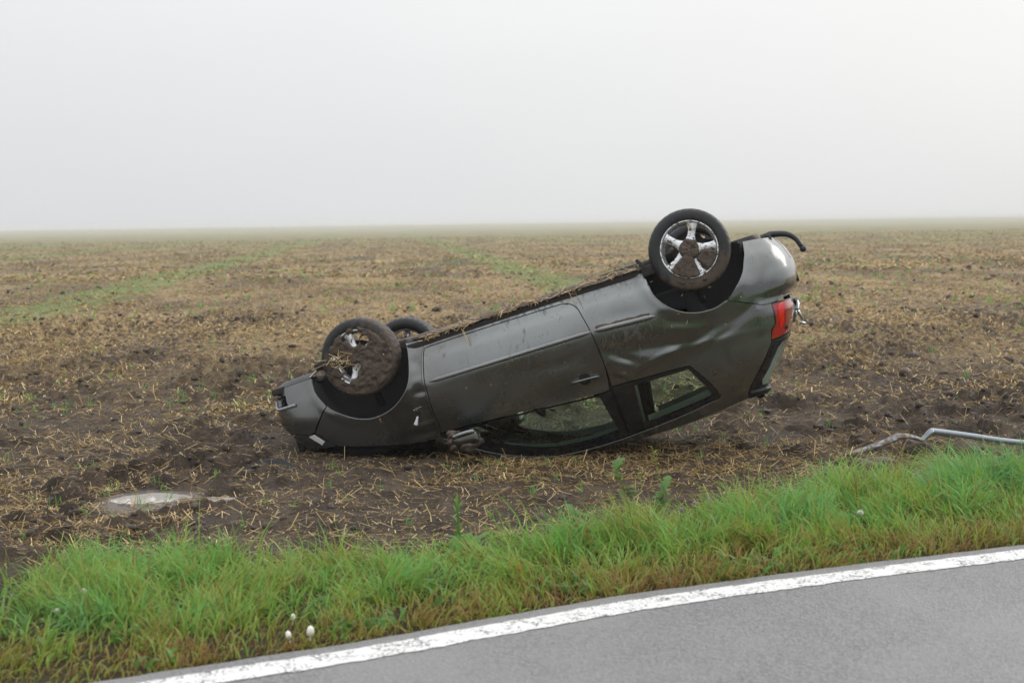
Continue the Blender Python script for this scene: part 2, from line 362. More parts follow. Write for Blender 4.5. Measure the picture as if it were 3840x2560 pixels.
def build_field():
    th = np.concatenate([np.linspace(-1.30, -.50, 50)[:-1], np.linspace(-.50, .50, 470), np.linspace(.50, 1.30, 50)[1:]])
    ys = [-60, -40, -25, -15, -8, -4, -1, 1, 2.5, 3.5, 4.3]
    y = 4.8
    while y < 26: ys.append(y); y *= 1.0026
    while y < 9000: ys.append(y); y *= 1.03
    ys = np.array(ys)
    Yg = np.repeat(ys[:, None], len(th), 1); Xg = np.tan(th)[None, :] * np.maximum(ys, 6)[:, None]
    Z = height(Xg, Yg)
    V = np.stack([Xg, Yg, Z], -1).reshape(-1, 3); n = len(th); m = len(ys)
    i = (np.arange(m - 1)[:, None] * n + np.arange(n - 1)[None, :]).ravel()
    F = np.stack([i, i + 1, i + n + 1, i + n], 1)
    me = mesh_np('field', V, F)
    x, yv = V[:, 0], V[:, 1]
    attr(me, 'wet', 1 - pud_f(x, yv) * 1.0)
    inf = sstep(-.1, .25, yv - field_y(x) + .18 * (fbm(x * 5, yv * 5, 3, 77) - .5)); attr(me, 'soil', inf)
    b = NB('ploughed_soil'); wc = b.coord('World'); X, Y, Zc = b.sep(wc)[0:3]
    n1 = b.noise(wc, 3.2, 6, .6); n2 = b.noise(wc, 26, 5, .6); n3 = b.noise(wc, 110, 3, .6)
    soil = b.mix(b.rng(n1, .35, .68), (.032, .0235, .017), (.095, .072, .055))
    soil = b.mix(b.math('MULTIPLY', b.rng(n2, .50, .75), .5), soil, (.125, .098, .078)); soil = b.mix(b.math('MULTIPLY', b.rng(n2, .46, .30), .75), soil, (.022, .0162, .012))
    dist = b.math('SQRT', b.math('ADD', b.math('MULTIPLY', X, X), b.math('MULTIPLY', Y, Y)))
    # chopped straw and stubble where single stalks can no longer be told apart
    s1 = b.noise(b.coord('World', scale=(1, .6, 1)), 14, 5, .7); s2 = b.noise(b.coord('World', scale=(1, .3, 1), loc=(7, 3, 0)), .35, 4, .6)
    amt = b.rng(dist, 11, 26)
    cover = b.math('MULTIPLY', b.rng(b.math('ADD', s1, b.math('MULTIPLY', b.math('SUBTRACT', s2, .5), .6)), .40, .58), amt)
    straw = b.mix(b.rng(b.noise(wc, 14, 4), .35, .65), (.23, .158, .077), (.47, .345, .17))
    col = b.mix(b.math('MULTIPLY', cover, .85), soil, straw)
    # drilled rows: bands of young green running away from the road
    c = b.math('ADD', X, b.math('MULTIPLY', Y, .092)); c = b.math('ADD', c, b.math('MULTIPLY', b.math('SUBTRACT', b.noise(wc, .25, 3), .5), 1.2))
    def band(at, w): return b.rng(b.math('ABSOLUTE', b.math('SUBTRACT', c, at)), w, w * .35)
    g = band(-7.0, 1.35)
    for at, w in ((5.0, 1.2), (-21, 2.0), (-34, 2.5)): g = b.math('MAXIMUM', g, band(at, w))
    g = b.math('MULTIPLY', g, b.math('MULTIPLY', b.rng(dist, 18, 34), b.rng(b.noise(wc, 2.5, 4, .65), .22, .55)))
    allg = b.math('MULTIPLY', b.rng(dist, 35, 160, 0, .55), b.rng(b.noise(b.coord('World', scale=(1, .4, 1)), .12, 4), .36, .62))
    g = b.math('MAXIMUM', b.math('MULTIPLY', g, .9), allg)
    col = b.mix(g, col, (.14, .19, .06))
    col = b.mix(b.rng(dist, 70, 420, 0, .75), col, (.31, .30, .22))  # distance haze painted into the ground colour, paler the farther off
    # verge soil and thatch
    so = b.attr('soil'); th_ = b.mix(n2, (.022, .017, .010), (.060, .046, .022)); col = b.mix(so, th_, col)
    wet = b.attr('wet'); wn = b.rng(b.math('ADD', wet, b.math('MULTIPLY', b.math('SUBTRACT', n2, .5), .5)), .25, .95)
    damp = b.rng(n1, .40, .66)
    col = b.mix(wn, col, (.062, .047, .037))
    rough = b.fmix(wn, b.fmix(damp, .60, .92), .38)
    h = b.math('ADD', b.math('MULTIPLY', n2, 1.0), b.math('MULTIPLY', n3, .45))
    bp = b.n('ShaderNodeBump'); b.set(bp.inputs['Height'], h); bp.inputs['Distance'].default_value = .02; b.set(bp.inputs['Strength'], b.fmix(wn, .9, .06))
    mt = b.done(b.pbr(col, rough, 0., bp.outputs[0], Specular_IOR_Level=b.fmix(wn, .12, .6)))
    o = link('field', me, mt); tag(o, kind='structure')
build_field()

def build_road():
    xs = np.concatenate([np.linspace(-12, -3, 40), np.linspace(-3, 5, 400)[1:], np.linspace(5, 60, 80)[1:]])
    P = catmull(EDGE, 30); ex = xs; ey = np.interp(ex, P[:, 0], P[:, 1])
    d = np.stack([np.gradient(ex), np.gradient(ey)], 1); d /= np.linalg.norm(d, axis=1)[:, None]; nr = np.stack([d[:, 1], -d[:, 0]], 1)  # towards the camera side
    rag = .020 * (fbm(ex * 9, ex * 0 + 3, 4, 91) - .5) + .03 * (fbm(ex * 2, ex * 0 + 8, 3, 93) - .5)
    offs = [0, .012, .03, .12, .35, 1, 2, 3.2, 5, 8, 14]; zz = [-.045, -.012, 0, 0, .002, .008, .012, .012, 0, -.05, -.05]
    V = []
    for k, o in enumerate(offs):
        w = rag * max(0, 1 - o / .3)
        for i in range(len(ex)): V.append((ex[i] + nr[i, 0] * (o + w[i]), ey[i] + nr[i, 1] * (o + w[i]), zz[k]))
    n = len(ex); F = [(k * n + i, (k + 1) * n + i, (k + 1) * n + i + 1, k * n + i + 1) for k in range(len(offs) - 1) for i in range(n - 1)]
    b = NB('worn_asphalt'); wc = b.coord('World'); v = b.voro(wc, 95, 'F1', 'Color'); g = b.sep(v)[0]
    n1 = b.noise(wc, 150, 3, .7); n2 = b.noise(wc, 1.3, 4); n3 = b.noise(b.coord('World', scale=(1, 1, 1)), 60, 4, .7)
    col = b.mix(b.rng(g, .0, 1.), (.125, .126, .133), (.215, .212, .218))
    col = b.mix(b.rng(n3, .57, .68, 0, .8), col, (.055, .055, .06)); col = b.mix(b.rng(n1, .64, .76, 0, .4), col, (.46, .42, .41))
    col = b.mix(b.rng(n2, .40, .65, 0, .55), col, (.22, .216, .218))
    mt = b.done(b.pbr(col, b.rng(n1, .3, .7, .38, .6), 0., b.bump(b.math('ADD', b.voro(wc, 95), b.math('MULTIPLY', n3, .8)), .7, .006), Specular_IOR_Level=.55))
    o = link('road', mesh_py('road', V, F), mt); tag(o, kind='structure')
    # painted edge line
    sel = (ex > -11) & (ex < 40); lx, ly, ln = ex[sel], ey[sel], nr[sel]
    near = .125 + .026 * (fbm(lx * 14, lx * 0, 4, 5) - .5) + .006 * (vnoise(lx * 60, lx * 0, 8) - .5)
    far = .282 + .026 * (fbm(lx * 14, lx * 0 + 4, 4, 6) - .5) + .008 * (vnoise(lx * 60, lx * 0 + 3, 9) - .5)
    m = len(lx); V = []
    for o_ in (near, near * .6 + far * .4, near * .3 + far * .7, far):
        for i in range(m): V.append((lx[i] + ln[i, 0] * o_[i], ly[i] + ln[i, 1] * o_[i], .0045))
    F = [(k * m + i, (k + 1) * m + i, (k + 1) * m + i + 1, k * m + i + 1) for k in range(3) for i in range(m - 1)]
    b = NB('road_paint'); wc = b.coord('World'); n1 = b.noise(wc, 70, 4, .7); n2 = b.noise(wc, 9, 4)
    cr = b.n('ShaderNodeTexVoronoi'); cr.feature = 'DISTANCE_TO_EDGE'; cr.inputs['Scale'].default_value = 4.2
    wob = b.n('ShaderNodeVectorMath', operation='ADD'); b.set(wob.inputs[0], wc); nn = b.n('ShaderNodeTexNoise'); b.set(nn.inputs[0], wc); nn.inputs['Scale'].default_value = 7
    b.set(wob.inputs[1], nn.outputs[1]); b.set(cr.inputs['Vector'], wob.outputs[0])
    crack = b.math('MULTIPLY', b.rng(cr.outputs['Distance'], .030, .010), b.rng(n2, .40, .52))
    wear = b.math('MAXIMUM', crack, b.rng(b.math('ADD', n1, b.math('MULTIPLY', b.math('SUBTRACT', n2, .5), .45)), .56, .63))
    col = b.mix(wear, b.mix(n2, (.60, .60, .60), (.76, .76, .755)), (.10, .10, .10))
    mt = b.done(b.pbr(col, .55, 0., b.bump(n1, .3, .003)))
    link('edge_line', mesh_py('edge_line', V, F), mt, o)
build_road()

def build_haze():
    bm = bmesh.new(); box_bm(bm, (0, 4000, .3), (16800, 9600, 5.0)); me = mesh_bm('haze', bm)
    b = NB('mist'); v = b.n('ShaderNodeVolumePrincipled'); v.inputs['Color'].default_value = (.80, .81, .83, 1); v.inputs['Density'].default_value = HAZE
    v.inputs['Anisotropy'].default_value = 0.0
    b.set(b.out.inputs['Volume'], v.outputs[0]); o = link('haze', me, b.m, smooth=False); tag(o, kind='stuff'); tag(o, 'thin grey mist lying over the whole field')
HAZE = 0.0008

# ------------------------------------------------------------------ straw, clods, seedlings, grass
def prisms(P, D, Ln, Wd, bend=None):
    """three-sided stalks: centres P, unit directions D, lengths, widths -> V, F(quads as tris)"""
    n = len(P); ref = np.tile([0, 0, 1.], (n, 1)); A = np.cross(D, ref); A /= np.linalg.norm(A, axis=1)[:, None] + 1e-9; B = np.cross(A, D)
    V = np.zeros((n, 6, 3))
    for e, s in enumerate((-.5, .5)):
        c = P + D * (Ln * s)[:, None]
        for k in range(3):
            t = 2 * math.pi * k / 3 + .5
            V[:, e * 3 + k] = c + (A * math.cos(t) + B * math.sin(t)) * (Wd * .5)[:, None]
    base = np.arange(n)[:, None] * 6
    T = np.array([(0, 1, 4), (0, 4, 3), (1, 2, 5), (1, 5, 4), (2, 0, 3), (2, 3, 5)])
    return V.reshape(-1, 3), (base[:, None, :] + T[None]).reshape(-1, 3)
def straw_patch(n, y0, y1, half, lmin, lmax, wd, dens=None, lift=.25, pw=1.0):
    y = y0 + (y1 - y0) * rng.random(n) ** pw; x = (rng.random(n) * 2 - 1) * half * np.maximum(y / y0, .2)
    k = (y > field_y(x) - .12)
    # density: clumps, plus the barer strips across the field
    dn = .25 + 1.3 * sstep(.40, .62, fbm(x * .8, y * .5, 3, 61)) * (.35 + .9 * sstep(.38, .6, fbm(x * 4, y * 3, 3, 63)))
    dn *= 1 - .32 * np.exp(-((y - 17.5 - .25 * x) / 3.2) ** 2)
    dn *= .10 + .90 * sstep(.9, 1.5, pud_r(x, y)) * (.4 + .6 * pud_f(x, y))
    k &= rng.random(n) < dn; x, y = x[k], y[k]; n = len(x)
    a = rng.random(n) * 2 * np.pi; el = rng.normal(0, lift, n)
    steep = rng.random(n) < .05; el[steep] = rng.uniform(.6, 1.4, steep.sum())
    D = np.stack([np.cos(a) * np.cos(el), np.sin(a) * np.cos(el), np.sin(el)], 1)
    L = lmin + (lmax - lmin) * rng.random(n) ** 2.2; w = wd * rng.uniform(.6, 1.4, n)
    z = height(x, y) + np.abs(np.sin(el)) * L * .4 + w * .6 + .004
    V, F = prisms(np.stack([x, y, z], 1), D, L, w); t = np.clip(rng.beta(1.7, 1.5, n) + .1 * (fbm(x, y, 2, 8) - .5), 0, 1)
    return V, F, np.repeat(t, 6)
def stuff(name, parts, mat, label):
    V = []; F = []; T = []; b = 0
    for v, f, t in parts: V.append(v); F.append(f + b); T.append(t); b += len(v)
    me = mesh_np(name, np.vstack(V), np.vstack(F)); attr(me, 'tint', np.concatenate(T)); me.polygons.foreach_set('use_smooth', np.zeros(len(me.polygons), bool))
    o = link(name, me, mat, smooth=False); tag(o, label, kind='stuff'); return o
stuff('straw', [straw_patch(45000, 7.0, 10.6, 5.4, .008, .085, .0036), straw_patch(78000, 7.0, 12.5, 5.4, .012, .13, .0042), straw_patch(115000, 12.5, 21, 7.6, .025, .13, .0075), straw_patch(110000, 21, 45, 10.5, .03, .14, .011, pw=1.15),
                straw_patch(70000, 45, 170, 22, .08, .28, .03, pw=1.3)], M['straw'], 'chopped yellow straw strewn over the dark soil')
def clods():
    parts = []
    bm = bmesh.new(); bmesh.ops.create_icosphere(bm, subdivisions=1, radius=1); bm.verts.ensure_lookup_table()
    v0 = np.array([v.co[:] for v in bm.verts]); f0 = np.array([[v.index for v in f.verts] for f in bm.faces]); bm.free()
    for n, y0, y1, half, s0, s1 in ((4200, 7.6, 13, 4.3, .008, .045), (5200, 13, 26, 6.6, .012, .06), (3000, 26, 60, 13, .025, .075)):
        y = y0 + (y1 - y0) * rng.random(n); x = (rng.random(n) * 2 - 1) * half * y / y0
        k = (y > field_y(x) + .25) & (pud_f(x, y) > .99) & (rng.random(n) < .2 + sstep(.4, .6, fbm(x * .9, y * .55, 3, 55)))
        k &= ~((np.abs(x - .1) < 2.0) & (np.abs(y - 11) < 1.2)); x, y = x[k], y[k]; n = len(x)
        s = s0 + (s1 - s0) * rng.random(n) ** 2.5; z = height(x, y) + s * .15
        sc = rng.uniform(.6, 1.35, (n, 1, 3)) * s[:, None, None]; sc[:, :, 2] *= .7
        jit = 1 + rng.normal(0, .24, (n, len(v0), 1)); ang = rng.random(n) * 6.28; ca, sa = np.cos(ang), np.sin(ang)
        v = v0[None] * jit * sc; vx = v[..., 0] * ca[:, None] - v[..., 1] * sa[:, None]; vy = v[..., 0] * sa[:, None] + v[..., 1] * ca[:, None]
        v = np.stack([vx + x[:, None], vy + y[:, None], v[..., 2] + z[:, None]], -1)
        f = f0[None] + (np.arange(n) * len(v0))[:, None, None]
        parts.append((v.reshape(-1, 3), f.reshape(-1, 3), np.repeat(rng.random(n), len(v0))))
    o = stuff('soil_clods', parts, mat_mud('clod_soil', (.042, .029, .021), (.082, .060, .046), 14), 'dark clods of ploughed soil')
    o.data.polygons.foreach_set('use_smooth', np.ones(len(o.data.polygons), bool))
clods()
def blades(x, y, z, L, w, lean, leanaz, seg=3):
    """curved tapering strips; returns V,F(tris)"""
    n = len(x); az = rng.random(n) * np.pi; wx, wy = np.cos(az), np.sin(az); V = np.zeros((n, seg * 2 + 1, 3))
    for i in range(seg + 1):
        t = i / seg; th = lean * t * 1.0
        hor = L * t * np.sin(th) ; ver = L * t * np.cos(th)
        px = x + hor * np.cos(leanaz); py = y + hor * np.sin(leanaz); pz = z + ver
        if i < seg:
            ww = w * (1 - .75 * t ** 1.6) * .5
            V[:, 2 * i] = np.stack([px - wx * ww, py - wy * ww, pz], 1); V[:, 2 * i + 1] = np.stack([px + wx * ww, py + wy * ww, pz], 1)
        else: V[:, 2 * seg] = np.stack([px, py, pz], 1)
    T = []
    for i in range(seg - 1): T += [(2 * i, 2 * i + 1, 2 * i + 3), (2 * i, 2 * i + 3, 2 * i + 2)]
    T.append((2 * seg - 2, 2 * seg - 1, 2 * seg)); T = np.array(T); k = seg * 2 + 1
    return V.reshape(-1, 3), (np.arange(n)[:, None, None] * k + T[None]).reshape(-1, 3), k
def build_grass():
    parts = []
    n = 235000; x = rng.uniform(-7.4, 7.0, n); t = rng.random(n); y0 = edge_y(x) + .02; y1 = field_y(x) + .10 + .75 * (fbm(x * 2.6, x * 0, 4, 12) - .45)
    y = y0 + (y1 - y0) * t
    tuft = fbm(x * 5.5, y * 5.5, 3, 71); big = fbm(x * 1.1, y * 1.1, 3, 73)
    keep = rng.random(n) < .50 * (.22 + 1.5 * sstep(.40, .60, tuft)) * (1 - .72 * sstep(.86, 1.0, t)) * (.72 + .35 * sstep(-3, 2, x)) * (1 + 1.6 * sstep(.5, .0, t))
    # a barer gap in the middle, where wheels went across into the field
    keep &= rng.random(n) < 1 - .75 * np.exp(-((x - .35) / .55) ** 2 - ((t - .88) / .16) ** 2)
    x, y, t, tuft, big = x[keep], y[keep], t[keep], tuft[keep], big[keep]; n = len(x)
    L = (.085 + .075 * sstep(.0, .55, t) * (.4 + 1.1 * big) + .11 * sstep(.40, .65, tuft) * sstep(.15, .6, t)) * rng.uniform(.45, 1.5, n) * (1 - .25 * sstep(.8, 1, t))
    tall = rng.random(n) < .012; L[tall] *= 1.7
    L *= .8 + .3 * sstep(-2, 3, x)
    lean = rng.gamma(3, .27, n) + .15; az = 2.3 + 9 * (fbm(x * 3.2, y * 3.2, 3, 111) - .47) + rng.normal(0, 1.0, n)
    z = height(x, y, False) - .008
    v, f, k = blades(x, y, z, L, rng.uniform(.0036, .0105, n), np.clip(lean * 1.15, 0, 2.4), az, 4)
    dry = np.clip(.66 - .30 * sstep(.48, .02, t) + .30 * (big - .45) + rng.normal(0, .13, n) + .55 * (fbm(x * 4.5, y * 4.5, 3, 121) - .47), 0, 1)
    dry = np.where(rng.random(n) < .09 + .20 * sstep(.35, .0, t), rng.random(n) * .25, dry)
    cool = (sstep(.5, .62, fbm(x * 1.6, y * 1.6, 3, 99))) * sstep(.2, .4, t); dry = np.clip(dry + cool * .35 * rng.random(n), 0, 1)
    parts.append((v, f, np.repeat(dry, k)))
    stuff('grass', parts, M['grass'], 'rough green and browning grass on the roadside verge')
    # broad-leaved herbs low in the sward
    n = 5200; x = rng.uniform(-5.5, 6, n); t = rng.random(n) * .9; y = edge_y(x) + .05 + (field_y(x) - edge_y(x)) * t
    k_ = fbm(x * 3, y * 3, 3, 83) > .50; x, y = x[k_], y[k_]; n = len(x)
    v, f, k = blades(x, y, height(x, y, False) + .01, rng.uniform(.04, .11, n), rng.uniform(.015, .032, n), rng.uniform(.5, 1.5, n), rng.random(n) * 6.28)
    stuff('ground_herbs', [(v, f, np.repeat(rng.random(n), k))], M['leaf'], 'low broad leaved herbs among the verge grass')
    # volunteer seedlings in the field
    parts = []
    for n, y0, y1, half, l0, l1, w in ((420, 7.6, 13, 4.2, .03, .10, .005), (1000, 13, 26, 6.4, .04, .12, .007), (3200, 26, 70, 13.5, .06, .16, .016)):
        cx = (rng.random(n) * 2 - 1); cy = y0 + (y1 - y0) * rng.random(n); cx = cx * half * cy / y0
        k_ = (cy > field_y(cx) + .1) & (rng.random(n) < .15 + 1.4 * sstep(.47, .66, fbm(cx * .5, cy * .35, 3, 15)))
        cx, cy = cx[k_], cy[k_]; m = 6; x = np.repeat(cx, m) + rng.normal(0, .012 + w, len(cx) * m); y = np.repeat(cy, m) + rng.normal(0, .012 + w, len(cx) * m)
        n = len(x); v, f, k = blades(x, y, height(x, y), rng.uniform(l0, l1, n), np.full(n, w), rng.uniform(.1, .9, n), rng.random(n) * 6.28)
        parts.append((v, f, np.repeat(rng.uniform(.6, 1, n), k)))
    stuff('seedlings', parts, M['grass'], 'green volunteer cereal seedlings scattered through the field')
build_grass()
# ------------------------------------------------------------------ the overturned car
# car frame: X towards its tail, Y towards its right-hand side, Z towards its roof; origin between the front hubs
PLAN = np.array([(-0.90, 0), (-0.885, 0.2), (-0.85, 0.42), (-0.77, 0.60), (-0.58, 0.735), (-0.25, 0.805), (0.3, 0.832), (1.2, 0.838), (2.0, 0.832), (2.45, 0.815), (2.80, 0.772), (3.04, 0.69), (3.145, 0.52), (3.18, 0.25), (3.19, 0)])
_pe = np.vstack([PLAN[2:0:-1] * [1, -1], PLAN, PLAN[-2:-4:-1] * [1, -1]]); _pc = catmull(_pe, 40)
_ps = np.concatenate([[0], np.cumsum(np.hypot(*np.diff(_pc, axis=0).T))]); _PU = _ps - _ps[np.argmin(np.abs(_pc[:, 0] - 1.2) + (_pc[:, 1] < .5) * 9)] + 1.2
U0, U1 = -1.447, 3.785
XT_Z = [0.0, .09, .16, .25, .33, .40, .455, .475, .52, .60, .66, .80, .96, 1.10, 1.2]; XT_X = [3.06, 3.12, 3.165, 3.195, 3.20, 3.188, 3.165, 3.118, 3.11, 3.105, 3.08, 3.005, 2.875, 2.71, 2.6]
XF_Z = [0, .05, .13, .2, .3, .38, .45, .55, .65, .75]; XF_X = [-.821, -.83, -.852, -.862, -.862, -.815, -.775, -.70, -.60, -.53]
# dents: u, z, half-size along, half-size across, angle, depth (inwards +)
DENTS = [(2.02, .555, .26, .075, 6, .020), (1.78, .50, .14, .06, 20, .012), (2.62, .585, .30, .045, -22, .022), (2.30, .52, .17, .06, 10, -.010), (2.45, .66, .40, .03, 4, -.008),
         (1.42, .50, .34, .045, 8, .009), (1.95, .30, .22, .07, 6, .012), (.385, .17, .05, .045, 0, .018), (.375, .295, .055, .03, -10, -.014), (.37, .375, .06, .03, 0, .018), (.34, .48, .03, .09, 0, .010),
         (.30, .62, .12, .03, 0, -.012), (.29, .67, .14, .03, 0, .014), (2.93, .37, .06, .15, 25, .020), (2.85, .25, .05, .13, 10, .012), (3.04, .22, .05, .10, 0, -.010), (1.62, .70, .14, .05, 0, .010), (2.25, .17, .14, .10, 0, -.006),
         (2.05, .665, .24, .026, -10, -.009), (2.54, .615, .20, .022, -18, -.012), (2.48, .575, .20, .032, -20, .016), (1.80, .70, .08, .018, 35, -.010), (1.52, .47, .13, .022, -5, .009), (1.86, .60, .10, .030, 30, .012), (2.70, .30, .05, .10, -30, .010), (2.20, .60, .06, .05, 0, .010)]
def dent(u, z):
    d = 0
    for (a, b, l, w, an, dep) in DENTS:
        c, s = math.cos(math.radians(an)), math.sin(math.radians(an)); p = (u - a) * c + (z - b) * s; q = -(u - a) * s + (z - b) * c
        d = d + dep * np.exp(-(p / l) ** 2 * 1.6 - (q / w) ** 2 * 1.6)
    return d
ARCH = ((-.035, .075, .385), (2.50, .075, .372))
def dz(z):
    lo = 0.140 * (np.clip(0.345 - z, 0, 1) / 0.345) ** 1.35; upr = 0.112 * (np.clip(z - 0.345, 0, .38) / 0.38) ** 1.32; h = np.clip(z - 0.72, 0, 1)
    cr = .006 * sstep(.145, .165, z) * (1 - sstep(.165, .34, z))           # lower door crease
    return lo + upr - cr + 0.26 * h + 0.50 * h * h
def S(u, z, off=0., dents=True):
    u = np.asarray(u, float); z = np.asarray(z, float); e = .01
    x = np.interp(u, _PU, _pc[:, 0]); y = np.interp(u, _PU, _pc[:, 1])
    tx = np.interp(u + e, _PU, _pc[:, 0]) - np.interp(u - e, _PU, _pc[:, 0]); ty = np.interp(u + e, _PU, _pc[:, 1]) - np.interp(u - e, _PU, _pc[:, 1]); L = np.hypot(tx, ty); nx, ny = -ty / L, tx / L
    d = dz(z) + 0.045 * sstep(2.82, 3.05, u) * sstep(.452, .476, z) - off
    for (ax, az, ar) in ARCH:                                                  # flared lips round the wheel openings
        r = np.hypot(u - ax, z - az); d = d - .014 * np.exp(-((r - ar) / .045) ** 2)
    if dents: d = d + dent(u, z)
    xt = np.interp(z, XT_Z, XT_X) + dz(z) + .045 * sstep(.452, .476, z); xf = np.interp(z, XF_Z, XF_X) - dz(z) - .028
    x = np.where(x > 2.0, 2.0 + (x - 2.0) * (xt - 2.0) / 1.19, x); x = np.where(x < 0.2, 0.2 + (x - 0.2) * (xf - 0.2) / -1.1, x)
    return np.stack([x - nx * d, y - ny * d, z + 0 * u], -1)
def Sn(u, z, **k):
    e = .004; a = S(u + e, z, **k) - S(u - e, z, **k); b = S(u, z + e, **k) - S(u, z - e, **k); n = np.cross(b, a); return n / np.linalg.norm(n, axis=-1)[..., None]
def smooth_poly(P, step=.018, sharp=32):
    """round the outline between corners and resample it"""
    P = np.asarray(P, float); n = len(P); out = []
    d1 = P - np.roll(P, 1, 0); d2 = np.roll(P, -1, 0) - P
    ang = np.degrees(np.abs(np.arctan2(d1[:, 0] * d2[:, 1] - d1[:, 1] * d2[:, 0], (d1 * d2).sum(1)))); cor = ang > sharp
    for i in range(n):
        p0, p1, p2, p3 = P[i - 1], P[i], P[(i + 1) % n], P[(i + 2) % n]; L = np.hypot(*(p2 - p1)); k = max(1, int(round(L / step)))
        m1 = (p2 - p1) if cor[i] else (p2 - p0) / 2 * min(1, L / (np.hypot(*(p1 - p0)) + 1e-9) if np.hypot(*(p1 - p0)) > L else 1)
        m2 = (p2 - p1) if cor[(i + 1) % n] else (p3 - p1) / 2
        if not cor[i]: m1 = (p2 - p0) / np.hypot(*(p2 - p0)) * L
        if not cor[(i + 1) % n]: m2 = (p3 - p1) / np.hypot(*(p3 - p1)) * L
        t = np.linspace(0, 1, k, endpoint=False)[:, None]
        out.append((2 * t ** 3 - 3 * t ** 2 + 1) * p1 + (t ** 3 - 2 * t ** 2 + t) * m1 + (-2 * t ** 3 + 3 * t ** 2) * p2 + (t ** 3 - t ** 2) * m2)
    return np.vstack(out)
def pip(P, x, y):
    c = np.zeros(len(x), bool); a = P; b = np.roll(P, -1, 0)
    for (x1, y1), (x2, y2) in zip(a, b):
        k = ((y1 > y) != (y2 > y)); c ^= k & (x < (x2 - x1) * (y - y1) / (y2 - y1 + 1e-15) + x1)
    return c
def inset(P, d):
    a = np.roll(P, 1, 0); b = np.roll(P, -1, 0); t = b - a; t /= np.linalg.norm(t, axis=1)[:, None] + 1e-9
    area = .5 * np.sum(P[:, 0] * np.roll(P[:, 1], -1) - np.roll(P[:, 0], -1) * P[:, 1]); s = 1 if area > 0 else -1
    return P + s * d * np.stack([-t[:, 1], t[:, 0]], 1)
_cache = {}
def panel_data(key, outline, holes=(), h=.024, gap=.003, off=0., thick=.018, holegap=0., dents=True):
    O = inset(smooth_poly(outline), gap); H = [inset(smooth_poly(q), -holegap) for q in holes]
    pts = list(O); edges = [(i, (i + 1) % len(O)) for i in range(len(O))]
    for q in H:
        b = len(pts); pts += list(q); edges += [(b + i, b + (i + 1) % len(q)) for i in range(len(q))]
    bd = np.array(pts); mn, mx = O.min(0), O.max(0)
    gx, gz = np.meshgrid(np.arange(mn[0] + h / 2, mx[0], h), np.arange(mn[1] + h / 2, mx[1], h)); gx[::2] += h / 2; gx, gz = gx.ravel(), gz.ravel()
    k = pip(O, gx, gz)
    for q in H: k &= ~pip(q, gx, gz)
    g = np.stack([gx[k], gz[k]], 1); dm = np.full(len(g), 9.)
    for b in bd: dm = np.minimum(dm, np.hypot(g[:, 0] - b[0], g[:, 1] - b[1]))
    g = g[dm > .55 * h]; allp = np.vstack([bd, g])
    r = geometry.delaunay_2d_cdt([Vector(p) for p in allp], edges, [], 0, 1e-6)
    V2 = np.array([v[:] for v in r[0]]); F = np.array([f for f in r[2] if len(f) == 3]); c = V2[F].mean(1)
    k = pip(O, c[:, 0], c[:, 1])
    for q in H: k &= ~pip(q, c[:, 0], c[:, 1])
    F = F[k]; a = V2[F]; cr = (a[:, 1, 0] - a[:, 0, 0]) * (a[:, 2, 1] - a[:, 0, 1]) - (a[:, 1, 1] - a[:, 0, 1]) * (a[:, 2, 0] - a[:, 0, 0])
    F[cr > 0] = F[cr > 0][:, ::-1]                                             # outward = +Y
    P = S(V2[:, 0], V2[:, 1], off, dents); N = Sn(V2[:, 0], V2[:, 1], off=off, dents=dents)
    V = [tuple(p) for p in P]; FF = [tuple(f) for f in F]
    from collections import Counter
    cnt = Counter(); dire = {}
    for f in F:
        for i in range(3): e = (f[i], f[(i + 1) % 3]); kk = (min(e), max(e)); cnt[kk] += 1; dire[kk] = e
    if thick:
        mp = {}
        def dupv(i):
            if i not in mp:
                mp[i] = len(V); V.append(tuple(P[i])); V.append(tuple(P[i] - N[i] * .35 * thick)); V.append(tuple(P[i] - N[i] * thick))
            return mp[i]
        for kk, m in cnt.items():
            if m == 1:
                a_, b_ = dire[kk]; A, B = dupv(a_), dupv(b_); FF.append((B, A, A + 1, B + 1)); FF.append((B + 1, A + 1, A + 2, B + 2))
    return V, FF
def panel(name, mat, parent, side=1, key=None, **kw):
    key = key or name
    if key not in _cache: _cache[key] = panel_data(key, **kw)
    V, F = _cache[key]
    if side < 0: V = [(x, -y, z) for x, y, z in V]; F = [f[::-1] for f in F]
    return link(name, mesh_py(name, V, F), mat, parent)
def ribbon(name, U, Z, wid, height_, mat, parent, side=1, n=8, base=-.002, taper=True):
    """a half-round strip lying on the body side along (u,z)"""
    U = np.asarray(U, float); Z = np.asarray(Z, float); m = len(U); V = []
    for k in range(n + 1):
        t = math.pi * k / n; s = np.ones(m)
        if taper: s = np.minimum(1, np.minimum(np.arange(m), np.arange(m)[::-1]) / 2.0 + .25)
        P = S(U, Z - wid / 2 * math.cos(t) * s, base + height_ * math.sin(t) ** .7 * s); V.append(P)
    V = np.array(V); V = V.reshape(-1, 3)
    if side < 0: V = V * [1, -1, 1]
    F = [(k * m + i, k * m + i + 1, (k + 1) * m + i + 1, (k + 1) * m + i) for k in range(n) for i in range(m - 1)]
    if side > 0: F = [f[::-1] for f in F]
    F = [f[::-1] for f in F] if False else F
    me = mesh_py(name, V, F); bm = bmesh.new(); bm.from_mesh(me); bmesh.ops.recalc_face_normals(bm, faces=bm.faces); bm.to_mesh(me); bm.free()
    return link(name, me, mat, parent)

